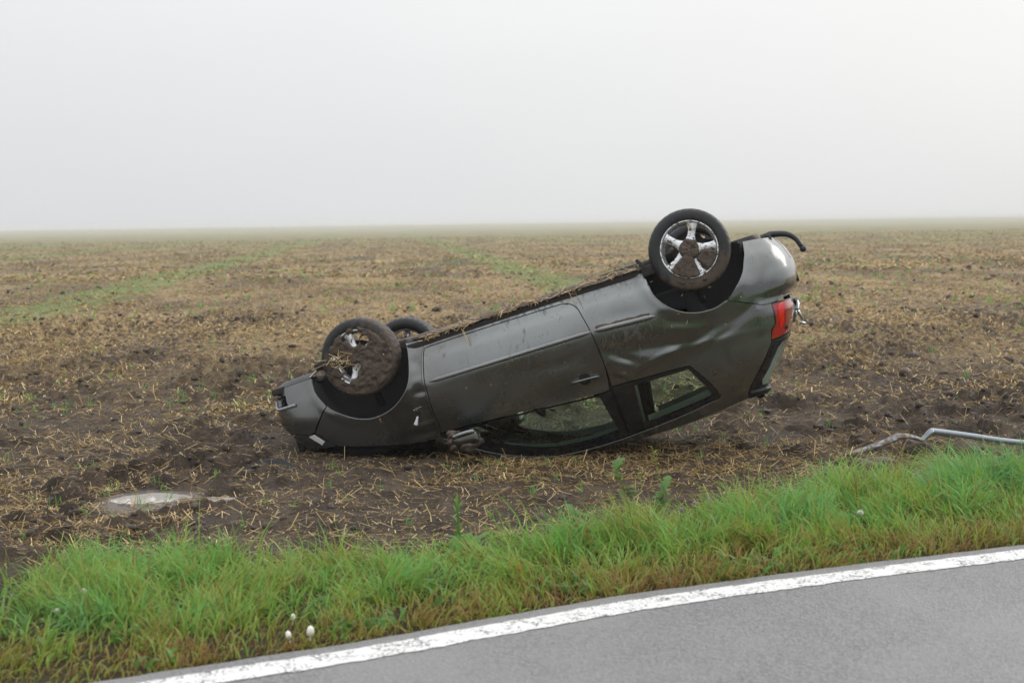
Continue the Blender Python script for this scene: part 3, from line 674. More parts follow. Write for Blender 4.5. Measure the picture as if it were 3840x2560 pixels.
CARLOC = (-0.98614978, 11.09534691, 0.6449502); YAW, PIT, ROL = math.radians(8.5), math.radians(17.55305), math.radians(-3.8)
car = bpy.data.objects.new('overturned_car', None); COL.objects.link(car)
car.matrix_world = Matrix.Translation(CARLOC) @ Matrix.Rotation(-YAW, 4, 'Z') @ Matrix.Rotation(-PIT, 4, 'Y') @ Matrix.Rotation(math.pi + ROL, 4, 'X')
tag(car, 'muddy dented dark grey hatchback lying on its roof in the field, wheels up', 'car')

TRIM = [(.397, .741), (.496, .818), (.601, .891), (.747, .978), (.948, 1.066), (1.159, 1.123), (1.387, 1.142), (1.622, 1.143), (1.938, 1.123), (2.21, 1.098), (2.455, 1.066)]
FA = [(-.342, .272), (-.293, .336), (-.207, .404), (-.129, .438), (-.038, .456), (.096, .442), (.213, .39), (.289, .319), (.328, .237), (.345, .14), (.352, .058), (.349, .006)]
RA = [(2.158, .030), (2.157, .139), (2.175, .238), (2.244, .337), (2.33, .403), (2.429, .439), (2.50, .447), (2.569, .446), (2.651, .421)]
FENDER = FA + [(.478, .014), (.470, .078), (.448, .112), (.427, .208), (.410, .306), (.401, .416), (.394, .541), (.397, .648), (.378, .704), (.39, .738), (.2, .725), (0, .69), (-.3, .622), (-.468, .577), (-.518, .505), (-.550, .445), (-.566, .430), (-.40, .312)]
FBUMP = [(U0, .03), (-1.0, .02), (-.75, .022), (-.409, .033), (-.407, .065), (-.396, .153), (-.351, .254), (-.346, .268), (-.405, .307), (-.570, .424), (-.64, .424), (-.74, .400), (-.95, .385), (U0, .37)]
FOG = [(-.71, .09), (-.69, .172), (-.80, .172), (-.92, .168), (-.92, .09)]
HEADL = [(-.561, .437), (-.527, .505), (-.478, .570), (-.69, .55), (-.90, .53), (-.95, .405), (-.74, .405), (-.64, .430)]
DOOR = [(.461, .106), (.476, .080), (.511, .077), (1.004, .075), (1.433, .080), (1.535, .084), (1.597, .105), (1.635, .147), (1.652, .204), (1.681, .329), (1.693, .452), (1.699, .588), (1.690, .684), (1.672, .772), (1.613, .781), (1.022, .741), (.613, .716), (.392, .706), (.409, .648), (.405, .541), (.413, .416), (.422, .306), (.439, .208)]
APERT = [(.461, .106), (.476, .080), (.511, .077), (1.004, .075), (1.433, .080), (1.535, .084), (1.597, .105), (1.635, .147), (1.652, .204), (1.681, .329), (1.693, .452), (1.699, .588), (1.696, .75), (2.242, .772), (2.281, .789), (2.474, 1.046)] + TRIM[::-1] + [(.392, .706), (.409, .648), (.405, .541), (.413, .416), (.422, .306), (.439, .208)]
BODY = [(.478, .014)] + [(1.186, .030), (1.613, .040), (1.869, .040)] + RA + [(2.789, .48), (2.891, .525), (2.967, .531), (2.946, .604), (2.944, .674), (2.902, .709), (2.896, .789), (2.885, .815), (2.85, .88), (2.79, .97), (2.735, 1.06), (2.72, 1.128), (2.605, 1.139), (2.257, 1.17), (1.786, 1.178), (1.279, 1.147), (.957, 1.072), (.70, .985), (.52, .880), (.34, .745), (.378, .704), (.397, .648), (.394, .541), (.401, .416), (.410, .306), (.427, .208), (.448, .112), (.470, .078)]
DWIN = [(.395, .712), (.613, .722), (1.022, .747), (1.613, .787), (1.676, .778), (1.684, 1.130)] + [(a, b - .006) for a, b in TRIM[::-1] if a < 1.66] 
DGLASS = [(.60, .735), (1.022, .757), (1.585, .795), (1.63, 1.078), (1.45, 1.088), (1.185, 1.068), (.976, 1.006), (.74, .885)]
QWIN = [(1.697, .758), (2.242, .778), (2.279, .794), (2.468, 1.044), (2.455, 1.058), (2.2, 1.091), (1.94, 1.116), (1.697, 1.133)]
QGLASS = [(1.845, .795), (2.25, .800), (2.40, 1.024), (2.375, 1.042), (1.835, 1.090), (1.82, 1.07)]
RBUMP = [(2.893, .055), (2.845, .168), (2.80, .263), (2.744, .336), (2.655, .418), (2.789, .476), (2.891, .521), (2.97, .527), (3.31, .503), (U1, .500), (U1, .09), (3.15, .075)]
TAIL = [(2.962, .532), (2.950, .604), (2.948, .674), (2.906, .711), (2.900, .785), (3.20, .768), (3.40, .745), (3.44, .66), (3.40, .60), (3.31, .536)]
HATCH = [(U1, .506), (3.318, .512), (3.408, .60), (3.448, .66), (3.408, .753), (3.205, .776), (2.922, .788), (2.86, .88), (2.80, .97), (2.745, 1.06), (2.73, 1.13), (U1, 1.15)]
RWIN = [(U1, .80), (3.12, .812), (2.985, .845), (2.925, .92), (2.85, 1.03), (2.865, 1.068), (U1, 1.09)]

for sd_ in (1, -1):
    panel('front_fender', M['paint_front'], car, sd_, h=.017, outline=FENDER, thick=.028)
    for pth in (FA, RA[1:]):
        P = catmull(np.array(pth), 4); V3 = S(P[:, 0], P[:, 1], -.003) * [1, sd_, 1]; tube('arch_lip', V3, .0055, M['paint'], car, 7)
    panel('front_bumper', M['paint_front'], car, sd_, outline=FBUMP, holes=[FOG], gap=.0, thick=.03)
    b = panel('body_side', M['paint'], car, sd_, h=.017, outline=BODY, holes=[APERT], gap=.0, thick=.03)
    if sd_ > 0: tag(b, 'dented rear quarter and sill with muddy rain runs')
    d = panel('door', M['paint'], car, sd_, outline=DOOR, gap=.0065, thick=.03)
    panel('window_frame', M['gloss_black'], d, sd_, outline=DWIN, holes=[DGLASS], gap=.001, off=-.004, thick=.022, dents=False)
    panel('window_glass', M['glass'], d, sd_, key='dglass', outline=[(a, b_) for a, b_ in DGLASS], gap=-.006, off=-.012, thick=0, dents=False)
    q = panel('quarter_window', M['gloss_black'], car, sd_, outline=QWIN, holes=[QGLASS], gap=.001, off=-.003, thick=.022, dents=False)
    panel('window_glass', M['glass'], q, sd_, key='qglass', outline=QGLASS, gap=-.006, off=-.010, thick=0, dents=False)
    panel('rear_bumper', M['paint'], car, sd_, outline=RBUMP, gap=.0015, thick=.03)
    panel('door_pillar', M['interior'], car, sd_, outline=[(1.61, .70), (1.79, .70), (1.79, 1.12), (1.63, 1.12)], gap=0, off=-.026, thick=0, dents=False)
    tl = panel('tail_light', M['lens_red'], car, sd_, outline=TAIL, gap=.004, off=.001, thick=.03, dents=False)
    panel('brake_lens', M['lens_bright'], tl, sd_, outline=[(3.02, .548), (3.0, .60), (3.0, .66), (3.0, .71), (3.04, .712), (3.075, .68), (3.08, .62), (3.10, .545)], gap=0, off=.0035, thick=.006, dents=False)
    panel('indicator_lens', M['lens_amber'], tl, sd_, outline=[(3.12, .60), (3.115, .66), (3.12, .715), (3.22, .715), (3.28, .66), (3.28, .60)], gap=0, off=.0035, thick=.006, dents=False)
    panel('lens_surround', M['gloss_black'], tl, sd_, outline=TAIL, holes=[list(inset(np.array(TAIL), .010))], gap=-.001, off=.002, thick=.02, dents=False)
    hl = panel('headlight', M['lamp_dark'], car, sd_, outline=HEADL, gap=.003, off=.001, thick=.04, dents=False)
    panel('side_indicator', M['lamp_white'], hl, sd_, outline=[(-.650, .440), (-.585, .437), (-.545, .512), (-.60, .532)], gap=.002, off=.005, thick=.006, dents=False)
    h_ = panel('tailgate', M['paint'], car, sd_, outline=HATCH, holes=[RWIN], gap=.002, thick=.03, dents=False)
    panel('window_band', M['gloss_black'], h_, sd_, outline=[(U1, .79), (3.20, .790), (2.93, .796), (2.866, .88), (2.806, .97), (2.751, 1.055), (2.75, 1.095), (U1, 1.105)], holes=[RWIN], gap=0, off=.002, thick=0, dents=False)
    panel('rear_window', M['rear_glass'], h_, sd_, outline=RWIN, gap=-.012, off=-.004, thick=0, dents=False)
    # rubbing strips, drip rail, door handle
    u = np.linspace(.455, 1.682, 40); ribbon('door_moulding', u, np.interp(u, [.452, 1.688], [.325, .339]), .036, .017, M['paint'], d, sd_)
    u = np.linspace(1.703, 2.145, 18); ribbon('quarter_moulding', u, np.interp(u, [1.688, 2.15], [.340, .371]), .042, .019, M['paint'], car, sd_)
    T = catmull(TRIM, 6); ribbon('drip_rail', T[:, 0], T[:, 1] + .004, .009, .006, M['paint'], car, sd_, n=5)
    u = np.linspace(1.425, 1.640, 14); hd = ribbon('door_handle', u, np.interp(u, [1.425, 1.640], [.645, .656]), .024, .030, M['paint'], d, sd_, base=.004)
    # recessed cup behind the handle
    V = []; F = []; cu, cz = 1.530, .646; n = 20
    for k in range(n):
        t = 2 * math.pi * k / n
        for r_, o_ in ((.044, .001), (.036, .0015), (.03, .0012), (.0, .001)): V.append(S(cu + r_ * math.cos(t), cz + r_ * .95 * math.sin(t), o_))
    V = np.array(V) * [1, sd_, 1]; F = [(4 * k + i, 4 * k + i + 1, 4 * ((k + 1) % n) + i + 1, 4 * ((k + 1) % n) + i) for k in range(n) for i in range(3)]
    bm = bmesh.new(); vs = [bm.verts.new(v) for v in V]; [bm.faces.new([vs[i] for i in f]) for f in F]; link('handle_cup', mesh_bm('handle_cup', bm), M['trim_black'], d)
    # door mirror
    bm = bmesh.new(); box_bm(bm, (.615, sd_ * .945, .800), (.190, .185, .125), .045)
    for v in bm.verts:
        t = (abs(v.co.y) - .85) / .19; v.co.z = .797 + (v.co.z - .797) * (1 - .22 * t); v.co.x += .02 * t - .05 * max(0, .62 - v.co.x) * 2
    mir = link('door_mirror', mesh_bm('door_mirror', bm), M['mirror_shell'], d)
    if sd_ > 0: tag(mir, 'door mirror caked with wet earth')
    P = [(.545, sd_ * 1.030, .756), (.60, sd_ * 1.036, .752), (.66, sd_ * 1.036, .752), (.705, sd_ * 1.030, .756)]; tube('mirror_edge', catmull(P, 4), .017, M['paint'], mir, 10, flat=(.7, 1))
    bm = bmesh.new(); box_bm(bm, (.665, sd_ * .935, .797), (.012, .14, .095), .02, Matrix.Rotation(-.10 * sd_, 4, 'Z')); link('mirror_glass', mesh_bm('mirror_glass', bm), M['mirror_glass'], mir)
    # dark skin behind the outer panels
    uu = np.linspace(-.75, 3.15, 160); zz = np.linspace(.03, .71, 30); UU, ZZ = np.meshgrid(uu, zz)
    P = S(UU, ZZ, -.055, False).reshape(-1, 3) * [1, sd_, 1]; c = lambda a: .25 * (a[:-1, :-1] + a[1:, :-1] + a[:-1, 1:] + a[1:, 1:]); cu, cz = c(UU).ravel(), c(ZZ).ravel()
    ok = np.ones(len(cu), bool)
    for ax, az, ar in ARCH: ok &= np.hypot(cu - ax, cz - az) > ar + .02; ok &= ~((np.abs(cu - ax) < ar + .02) & (cz < az))
    i = (np.arange(29)[:, None] * 160 + np.arange(159)[None]).ravel(); Fq = np.stack([i, i + 1, i + 161, i + 160], 1)[ok]
    link('inner_panel', mesh_np('inner_panel', P, Fq), M['interior'], car)
    # wheel housings
    for ax, az, ar in ARCH:
        r_ = ar + .004; n = 28; V = []; F = []
        for j, y_ in enumerate((None, .62, .53, .44)):
            for k in range(n + 1):
                t = math.pi * (-.01 + 1.02 * k / n); px_, pz_ = ax + r_ * math.cos(t), az + r_ * math.sin(t)
                yy = float(S(px_, max(pz_, .045), -.022)[1]) if y_ is None else y_
                V.append((px_, sd_ * yy, pz_))
        for j in range(3): F += [(j * (n + 1) + k, j * (n + 1) + k + 1, (j + 1) * (n + 1) + k + 1, (j + 1) * (n + 1) + k) for k in range(n)]
        V.append((ax, sd_ * .44, az)); F += [(3 * (n + 1) + k, 3 * (n + 1) + k + 1, len(V) - 1) for k in range(n)]
        V.append((ax, sd_ * .44, az - .2)); F += [(3 * (n + 1), len(V) - 2, len(V) - 1), (3 * (n + 1) + n, len(V) - 1, len(V) - 2)]
        link('wheel_housing', mesh_py('wheel_housing', V, F), M['liner'], car)

# top shell: bonnet, windscreen, roof
def loft(name, cols, mat, parent=car, n=24, bulge=.05):
    """cols: (x_edge, y_edge, z_edge, x_mid, z_mid) stations from side to side"""
    V = []; s = np.linspace(-1, 1, n + 1)
    for xe, ye, ze, xm, zm in cols:
        w = 1 - np.abs(s) ** 2.2
        for q, ww in zip(s, w): V.append((xe + (xm - xe) * ww, ye * q, ze + (zm - ze) * ww))
    m = len(cols); F = [(i * (n + 1) + k, i * (n + 1) + k + 1, (i + 1) * (n + 1) + k + 1, (i + 1) * (n + 1) + k) for i in range(m - 1) for k in range(n)]
    return link(name, mesh_py(name, V, F), mat, parent)
def edge_pt(u, z): p = S(u, z, 0, False); return p
cols = []
for u, z, dx, dzv in ((-.92, .54, -.10, .02), (-.70, .562, -.14, .03), (-.48, .582, -.17, .04), (-.3, .632, -.17, .05), (0, .70, -.15, .06), (.2, .735, -.14, .065), (.335, .748, -.14, .07)):
    p = edge_pt(u, z); cols.append((p[0], p[1], p[2], p[0] + dx, p[2] + dzv))
loft('bonnet', cols, M['paint_front'])
cols = []
for u, z, dx, dzv in ((.345, .752, -.15, .07), (.52, .885, -.15, .075), (.70, .99, -.12, .06), (.93, 1.062, -.08, .045)):
    p = edge_pt(u, z); cols.append((p[0], p[1] - .004, p[2] - .004, p[0] + dx, p[2] + dzv))
loft('windscreen', cols, M['screen'])
cols = []
for u, z, dx, dzv in ((.957, 1.070, -.08, .04), (1.279, 1.145, 0, .035), (1.786, 1.175, 0, .03), (2.257, 1.168, 0, .03), (2.60, 1.138, .04, .03), (2.728, 1.127, .08, .025)):
    p = edge_pt(u, z); cols.append((p[0], p[1], p[2], p[0] + dx, p[2] + dzv))
loft('roof', [tuple(c) for c in catmull(cols, 6)], M['paint'])
cols = []
for u, z, dx, dzv in ((.96, 1.055, -.05, .03), (1.279, 1.12, 0, .03), (1.786, 1.145, 0, .03), (2.257, 1.135, 0, .025), (2.66, 1.10, .04, .02)):
    p = edge_pt(u, z); cols.append((p[0], p[1] - .02, p[2], p[0] + dx, p[2] + dzv))
loft('headliner', [tuple(c) for c in catmull(cols, 4)], M['headliner'])
# roof spoiler lip over the rear window
V = []
for u in np.linspace(2.74, U1, 16):
    tp = min(1, (u - 2.74) / .3) ** .7 + .03; p = S(u, 1.075, 0, False); n = Sn(u, 1.075, dents=False); q = S(u, 1.135, 0, False); V += [p + n * .004, p + n * (.004 + .016 * tp) + [0, 0, .03], q + n * .018 * tp + [0, 0, -.004], q]
m = 16; V = np.array(V); F = [(4 * i + a, 4 * i + (a + 1) % 4, 4 * i + 4 + (a + 1) % 4, 4 * i + 4 + a) for i in range(m - 1) for a in range(4)]
V2 = np.vstack([V, V * [1, -1, 1]]); F2 = F + [tuple(np.array(f[::-1]) + len(V)) for f in F] + [(0, 1, 2, 3), tuple(np.array((3, 2, 1, 0)) + len(V))]
bm = bmesh.new(); vs = [bm.verts.new(v) for v in V2]; [bm.faces.new([vs[i] for i in f]) for f in F2]; link('roof_spoiler', mesh_bm('roof_spoiler', bm), M['trim_black'], car)
# grille between the headlights
bm = bmesh.new(); box_bm(bm, (-.72, 0, .465), (.05, 1.0, .13), .012); link('grille', mesh_bm('grille', bm), M['trim_black'], car)
bm = bmesh.new(); box_bm(bm, (-.66, 0, .25), (.06, 1.15, .22), .01); link('bumper_beam', mesh_bm('bumper_beam', bm), M['trim_black'], car)
# black lip under the front bumper
V = []; uu = np.linspace(U0, -.409, 50)
for u in uu:
    p = S(u, .03, .004, False); q = S(u, -.01, -.05, False); r = S(u, -.012, -.20, False); V += [p, .5 * (p + q) + [0, 0, -.006], q, r]
V = np.array(V); m = 50; F = [(4 * i + a, 4 * i + 4 + a, 4 * i + 5 + a, 4 * i + a + 1) for i in range(m - 1) for a in range(3)]
V2 = np.vstack([V, V * [1, -1, 1]]); F2 = F + [tuple(np.array(f[::-1]) + len(V)) for f in F]
bm = bmesh.new(); vs = [bm.verts.new(v) for v in V2]; [bm.faces.new([vs[i] for i in f]) for f in F2]; link('bumper_lip', mesh_bm('bumper_lip', bm), simple('lip_plastic', (.012, .015, .020), .45, var=.5), car)
# torn bumper strip round the fog lamp opening, bracket by the arch
P = [S(u, z, .008, False) for u, z in ((-.60, .186), (-.70, .184), (-.80, .180), (-.86, .172), (-.89, .15), (-.90, .115))]; tube('bumper_strip', catmull(P, 5), .012, M['lamp_white'] if False else simple('strip_grey', (.28, .29, .31), .3, .2), car, 8)
bm = bmesh.new(); box_bm(bm, (-.33, .66, -.035), (.075, .10, .05), .006, Matrix.Rotation(.2, 4, 'Y')); link('arch_bracket', mesh_bm('arch_bracket', bm), M['trim_black'], car)
P = [S(u, z, .0, False) for u, z in ((-.42, .028), (-.37, .0), (-.32, -.012), (-.29, .01))]; tube('undertray_edge', catmull(P, 6), .008, M['steel'], car, 8)

# floor, running gear
bm = bmesh.new()
for c, s in (((-.60, 0, .045), (.38, 1.15, .05)), ((0, 0, .05), (.80, .84, .06)), ((1.26, 0, .045), (1.82, 1.46, .05)), ((2.50, 0, .06), (.70, .86, .08)), ((2.96, 0, .10), (.24, 1.05, .05))): box_bm(bm, c, s, .012)
for y_ in (-.45, .45): box_bm(bm, (1.26, y_, .012), (1.6, .09, .05), .012)
box_bm(bm, (1.25, 0, .02), (1.7, .22, .07), .03); box_bm(bm, (.05, 0, .0), (.42, .55, .11), .03); box_bm(bm, (2.02, .25, .01), (.45, .55, .10), .04)
link('floor_pan', mesh_bm('floor_pan', bm), M['under'], car)
tube('exhaust_pipe', catmull([(.1, .05, -.05), (.5, .05, -.035), (1.2, .06, -.03), (1.8, .05, -.03), (2.15, -.2, -.02), (2.55, -.33, .02), (2.8, -.33, .03)], 8), .026, M['silencer'], car)
bm = bmesh.new(); box_bm(bm, (2.90, -.15, .075), (.24, .62, .15), .06); link('silencer', mesh_bm('silencer', bm), M['silencer'], car)
tube('rear_axle', [(2.36, -.62, .01), (2.36, 0, -.01), (2.36, .62, .01)], .038, M['under'], car)
for sd_ in (1, -1):
    tube('trailing_arm', catmull([(2.02, sd_ * .60, .03), (2.2, sd_ * .61, .0), (2.36, sd_ * .62, -.005), (2.51, sd_ * .64, 0)], 6), .034, M['under'], car)
    tube('wishbone', [(-.05, sd_ * .34, .03), (.0, sd_ * .50, .01), (.0, sd_ * .66, .0)], .026, M['under'], car)
    tube('suspension_strut', [(.0, sd_ * .62, .02), (.0, sd_ * .56, .38)], .03, M['under'], car); tube('suspension_strut', [(2.51, sd_ * .60, .02), (2.48, sd_ * .56, .38)], .03, M['under'], car)
# a hanging flap at the rear end of the sill, in front of the rear wheel
P = [(2.14, .74, .03), (2.155, .75, -.03), (2.17, .73, -.06)]
bm = bmesh.new(); box_bm(bm, (2.155, .72, -.005), (.025, .11, .10), .008, Matrix.Rotation(.5, 4, 'Y')); box_bm(bm, (2.20, .70, .05), (.11, .14, .08), .02); link('jacking_bracket', mesh_bm('jacking_bracket', bm), M['under'], car)
# tow bar
V, F = tube_arrays(catmull([(2.95, .05, .055), (3.061, .05, .047), (3.10, .05, .043), (3.20, .05, .073), (3.255, .05, .125), (3.280, .05, .195)], 7), np.interp(np.arange(36), [0, 12, 20, 35], [.030, .026, .022, .017]), 12)
V2, F2 = tube_arrays([(3.072, .05, .03), (3.062, .05, .07)], .036, 12); V, F = join_arrays([(V, F), (V2, F2)])
tb = link('tow_bar', mesh_py('tow_bar', V, F), M['tow'], car)
bm = bmesh.new(); bmesh.ops.create_uvsphere(bm, u_segments=20, v_segments=12, radius=.025); bmesh.ops.translate(bm, verts=bm.verts, vec=(3.286, .05, .215)); link('tow_ball', mesh_bm('tow_ball', bm), M['tow'], tb)
tube('safety_eye', [(3.19 + .012 * math.cos(t), .05, .093 + .012 * math.sin(t)) for t in np.linspace(0, 6.283, 12)], .003, M['steel'], tb, 6)
# chrome rings of the tailgate emblem seen from the side, the nearest one bent away
for k, yc in enumerate((.165, .055, -.055, -.165)):
    P = []
    for t in np.linspace(0, 2 * math.pi, 33):
        yy, zz = yc + .072 * math.cos(t), .635 + .072 * math.sin(t); xx = np.interp(zz, XT_Z, XT_X) - .05 * yy * yy + .008
        if k == 0: xx += .045 * max(0, math.sin(t)) + .012
        P.append((xx, yy, zz))
    tube('emblem_ring', P, .011, M['chrome'], car, 8)
tube('tailgate_grip', catmull([(3.112, .10, .735), (3.13, .06, .745), (3.13, -.06, .745), (3.112, -.10, .735)], 6), .012, M['chrome'], car, 8)
bm = bmesh.new(); box_bm(bm, (3.122, 0, .555), (.03, .40, .022), .006); link('plate_lamp_bar', mesh_bm('plate_lamp_bar', bm), M['steel'], car)
bm = bmesh.new(); box_bm(bm, (3.178, 0, .38), (.012, .52, .11), .004); link('plate_holder', mesh_bm('plate_holder', bm), M['trim_black'], car)
# side repeater torn out of the front fender: hole, hanging bulb holder, small chrome badge
V = []; n = 16
for k in range(n):
    t = 2 * math.pi * k / n; V.append(S(.300 + .022 * math.cos(t), .523 + .011 * math.sin(t), .0015))
V.append(S(.300, .523, .001)); bm = bmesh.new(); vs = [bm.verts.new(v) for v in V]; [bm.faces.new((vs[k], vs[(k + 1) % n], vs[n])) for k in range(n)]
link('repeater_hole', mesh_bm('repeater_hole', bm), M['liner'], car)
P0 = S(.288, .540, .006); P1 = S(.270, .572, .02); P2 = S(.258, .590, .022)
tube('repeater_bulb', [P0, .6 * P0 + .4 * P1, P1, P2, P2 + (P2 - P1) * .08], [.007, .008, .011, .016, .016], M['bulb'], car, 12)
GL = {'A': [(0, 0, .5, 1), (.5, 1, 1, 0), (.25, .45, .75, .45)], 'V': [(0, 1, .5, 0), (.5, 0, 1, 1)], 'Z': [(0, 1, 1, 1), (1, 1, 0, 0), (0, 0, 1, 0)], 'K': [(0, 0, 0, 1), (0, .45, 1, 1), (.3, .6, 1, 0)]}
parts = []
for i, ch in enumerate('AVZK'):
    for x1, y1, x2, y2 in GL[ch]:
        a = [(.336 - .017 * i - .012 * x1, .477 + .012 * y1 + .002 * i), (.336 - .017 * i - .012 * x2, .477 + .012 * y2 + .002 * i)]
        parts.append(tube_arrays([S(*a[0], .002), S(*a[1], .002)], .0012, 6))
V, F = join_arrays(parts); link('fender_badge', mesh_py('fender_badge', V, F), M['chrome'], car)

# ------------------------------------------------------------------ cabin
bm = bmesh.new(); box_bm(bm, (.56, 0, .62), (.42, 1.36, .20), .05); box_bm(bm, (.40, 0, .40), (.10, 1.36, .55), .02); link('dashboard', mesh_bm('dashboard', bm), M['interior'], car)
P = [(.92 + .07 * math.cos(t), -.36 + .185 * math.cos(t) * 0 + .185 * math.sin(t), .66 + .17 * math.cos(t)) for t in np.linspace(0, 2 * math.pi, 33)]
tube('steering_wheel', P, .015, M['interior'], car, 8)
for y_ in (.37, -.37):
    bm = bmesh.new(); box_bm(bm, (1.22, y_, .28), (.52, .50, .16), .06); box_bm(bm, (1.53, y_, .52), (.13, .48, .58), .055, Matrix.Rotation(.24, 4, 'Y'))
    st = link('front_seat', mesh_bm('front_seat', bm), M['fabric'], car)
    bm = bmesh.new(); box_bm(bm, (1.655, y_, .900), (.09, .26, .17), .04, Matrix.Rotation(.2, 4, 'Y')); link('headrest', mesh_bm('headrest', bm), M['fabric'], st)
bm = bmesh.new(); box_bm(bm, (2.15, 0, .30), (.50, 1.20, .16), .05); box_bm(bm, (2.45, 0, .48), (.13, 1.20, .46), .05, Matrix.Rotation(.32, 4, 'Y')); link('rear_bench', mesh_bm('rear_bench', bm), M['fabric'], car)
bm = bmesh.new(); box_bm(bm, (2.80, 0, .72), (.40, 1.10, .03), .01); link('parcel_shelf', mesh_bm('parcel_shelf', bm), M['interior'], car)
for sd_ in (1, -1):
    tube('seat_belt', [(1.72, sd_ * .60, 1.02), (1.72, sd_ * .66, .85), (1.70, sd_ * .70, .60), (1.66, sd_ * .72, .30)], .022, M['interior'], car, 8, flat=(1, .15))
    bm = bmesh.new(); box_bm(bm, (1.745, sd_ * .60, .90), (.11, .04, .34), .015, Matrix.Rotation(sd_ * .45, 4, 'X')); link('pillar_trim', mesh_bm('pillar_trim', bm), M['interior'], car)
    for us, z0_, z1_, o0, o1 in ((np.linspace(.80, 1.66, 20), None, None, 0, 0), (np.linspace(1.86, 2.42, 14), None, None, 0, 0)):
        ze = np.interp(us, [a for a, c in TRIM], [c for a, c in TRIM]); a = S(us, ze - .040, -.03, False); c = S(us, ze - .095, -.075, False); V = np.vstack([a, c]) * [1, sd_, 1]; m = len(us)
        link('window_reveal', mesh_py('window_reveal', V, [(i, i + 1, m + i + 1, m + i) for i in range(m - 1)]), M['headliner'], car)
    zz = np.linspace(.79, 1.07, 10); a = S(1.815 + 0 * zz, zz, -.03, False); c = S(1.862 - .03 * (zz - .8) / .28, zz, -.085, False); V = np.vstack([a, c]) * [1, sd_, 1]
    link('window_reveal', mesh_py('window_reveal', V, [(i, i + 1, 10 + i + 1, 10 + i) for i in range(9)]), M['headliner'], car)
    bm = bmesh.new(); box_bm(bm, (.86, sd_ * .33, 1.03), (.17, .38, .018), .006, Matrix.Rotation(-.22, 4, 'Y')); link('sun_visor', mesh_bm('sun_visor', bm), M['headliner'], car)
bm = bmesh.new(); box_bm(bm, (.80, 0, .985), (.03, .22, .065), .012); link('rear_view_mirror', mesh_bm('rear_view_mirror', bm), M['interior'], car)

# ------------------------------------------------------------------ wheels
TY = [(.197, -.175), (.205, -.183), (.232, -.189), (.262, -.187), (.278, -.178), (.286, -.160), (.289, -.12), (.2895, -.09), (.289, -.06), (.286, -.022), (.278, -.006), (.264, .001), (.245, .0045), (.225, .004), (.208, .000), (.200, -.006), (.197, -.014)]
TREAD = {4: .5, 5: 1, 6: 1, 7: .0, 8: 1, 9: 1, 10: .5}
def tyre_mesh():
    return lathe_arrays(TY, 144, lambda i, k: -.010 * TREAD.get(i, 0) * (((k + (i - 7)) % 4) == 0))
TV, TF = tyre_mesh()
def rim_mesh():
    parts = [lathe_arrays([(.197, -.010), (.203, -.004), (.2045, .001), (.200, .004), (.194, .000), (.190, -.010), (.186, -.020), (.180, -.03), (.178, -.13), (.192, -.165)], 72)]
    prof = [(.0, .002), (.028, .002), (.034, -.002), (.05, -.006), (.066, -.010), (.072, -.028), (.05, -.05)]; parts.append(lathe_arrays(prof, 36))
    for k in range(5):
        a = 2 * math.pi * k / 5; c, s = math.cos(a), math.sin(a); V = []; st = ((.045, .046, -.008), (.07, .036, -.009), (.10, .0275, -.009), (.14, .0265, -.007), (.17, .030, -.006), (.188, .036, -.007))
        for r, w, y in st:
            for dx, dy in ((-w, -.022), (-w, -.006), (-w * .78, 0), (w * .78, 0), (w, -.006), (w, -.022)):
                V.append((r * c - dx * s, y + dy, r * s + dx * c))
        F = [(6 * i + j, 6 * i + (j + 1) % 6, 6 * i + 6 + (j + 1) % 6, 6 * i + 6 + j) for i in range(5) for j in range(6)]; parts.append((V, F))
    return join_arrays(parts)
RVv, RF = rim_mesh()
def np_mesh_fixed(name, V, F):
    bm = bmesh.new(); vs = [bm.verts.new(v) for v in V]
    for f in F:
        try: bm.faces.new([vs[i] for i in f])
        except ValueError: pass
    return mesh_bm(name, bm)
TYRE_ME = np_mesh_fixed('tyre', TV, TF); RIM_ME = np_mesh_fixed('rim', RVv, RF)
HUBV, HUBF = lathe_arrays([(.0, -.05), (.06, -.05), (.065, -.075), (.125, -.08), (.125, -.10), (.06, -.105), (.05, -.16), (0, -.16)], 36)
HUB_ME = np_mesh_fixed('wheel', HUBV, HUBF); HUB_ME.materials.append(M['disc'])
HUB_ME.polygons.foreach_set('use_smooth', np.ones(len(HUB_ME.polygons), bool)); RIM_ME.polygons.foreach_set('use_smooth', np.ones(len(RIM_ME.polygons), bool)); TYRE_ME.polygons.foreach_set('use_smooth', np.ones(len(TYRE_ME.polygons), bool))
TYRE_ME.materials.append(M['tyre']); RIM_ME.materials.append(M['rim'])
attr(TYRE_ME, 'mudlow', [max(0, v.co.z / .29) * (1 if v.co.y > -.03 else .4) for v in TYRE_ME.vertices])
FRONT_TYRE_ME = TYRE_ME.copy(); FRONT_TYRE_ME.attributes['mudlow'].data.foreach_set('value', np.array([min(1.1, max(0, .55 + 1.6 * (.6 * v.co.x + .9 * v.co.z))) * (1 if v.co.y > -.05 else .5) for v in FRONT_TYRE_ME.vertices], np.float32))
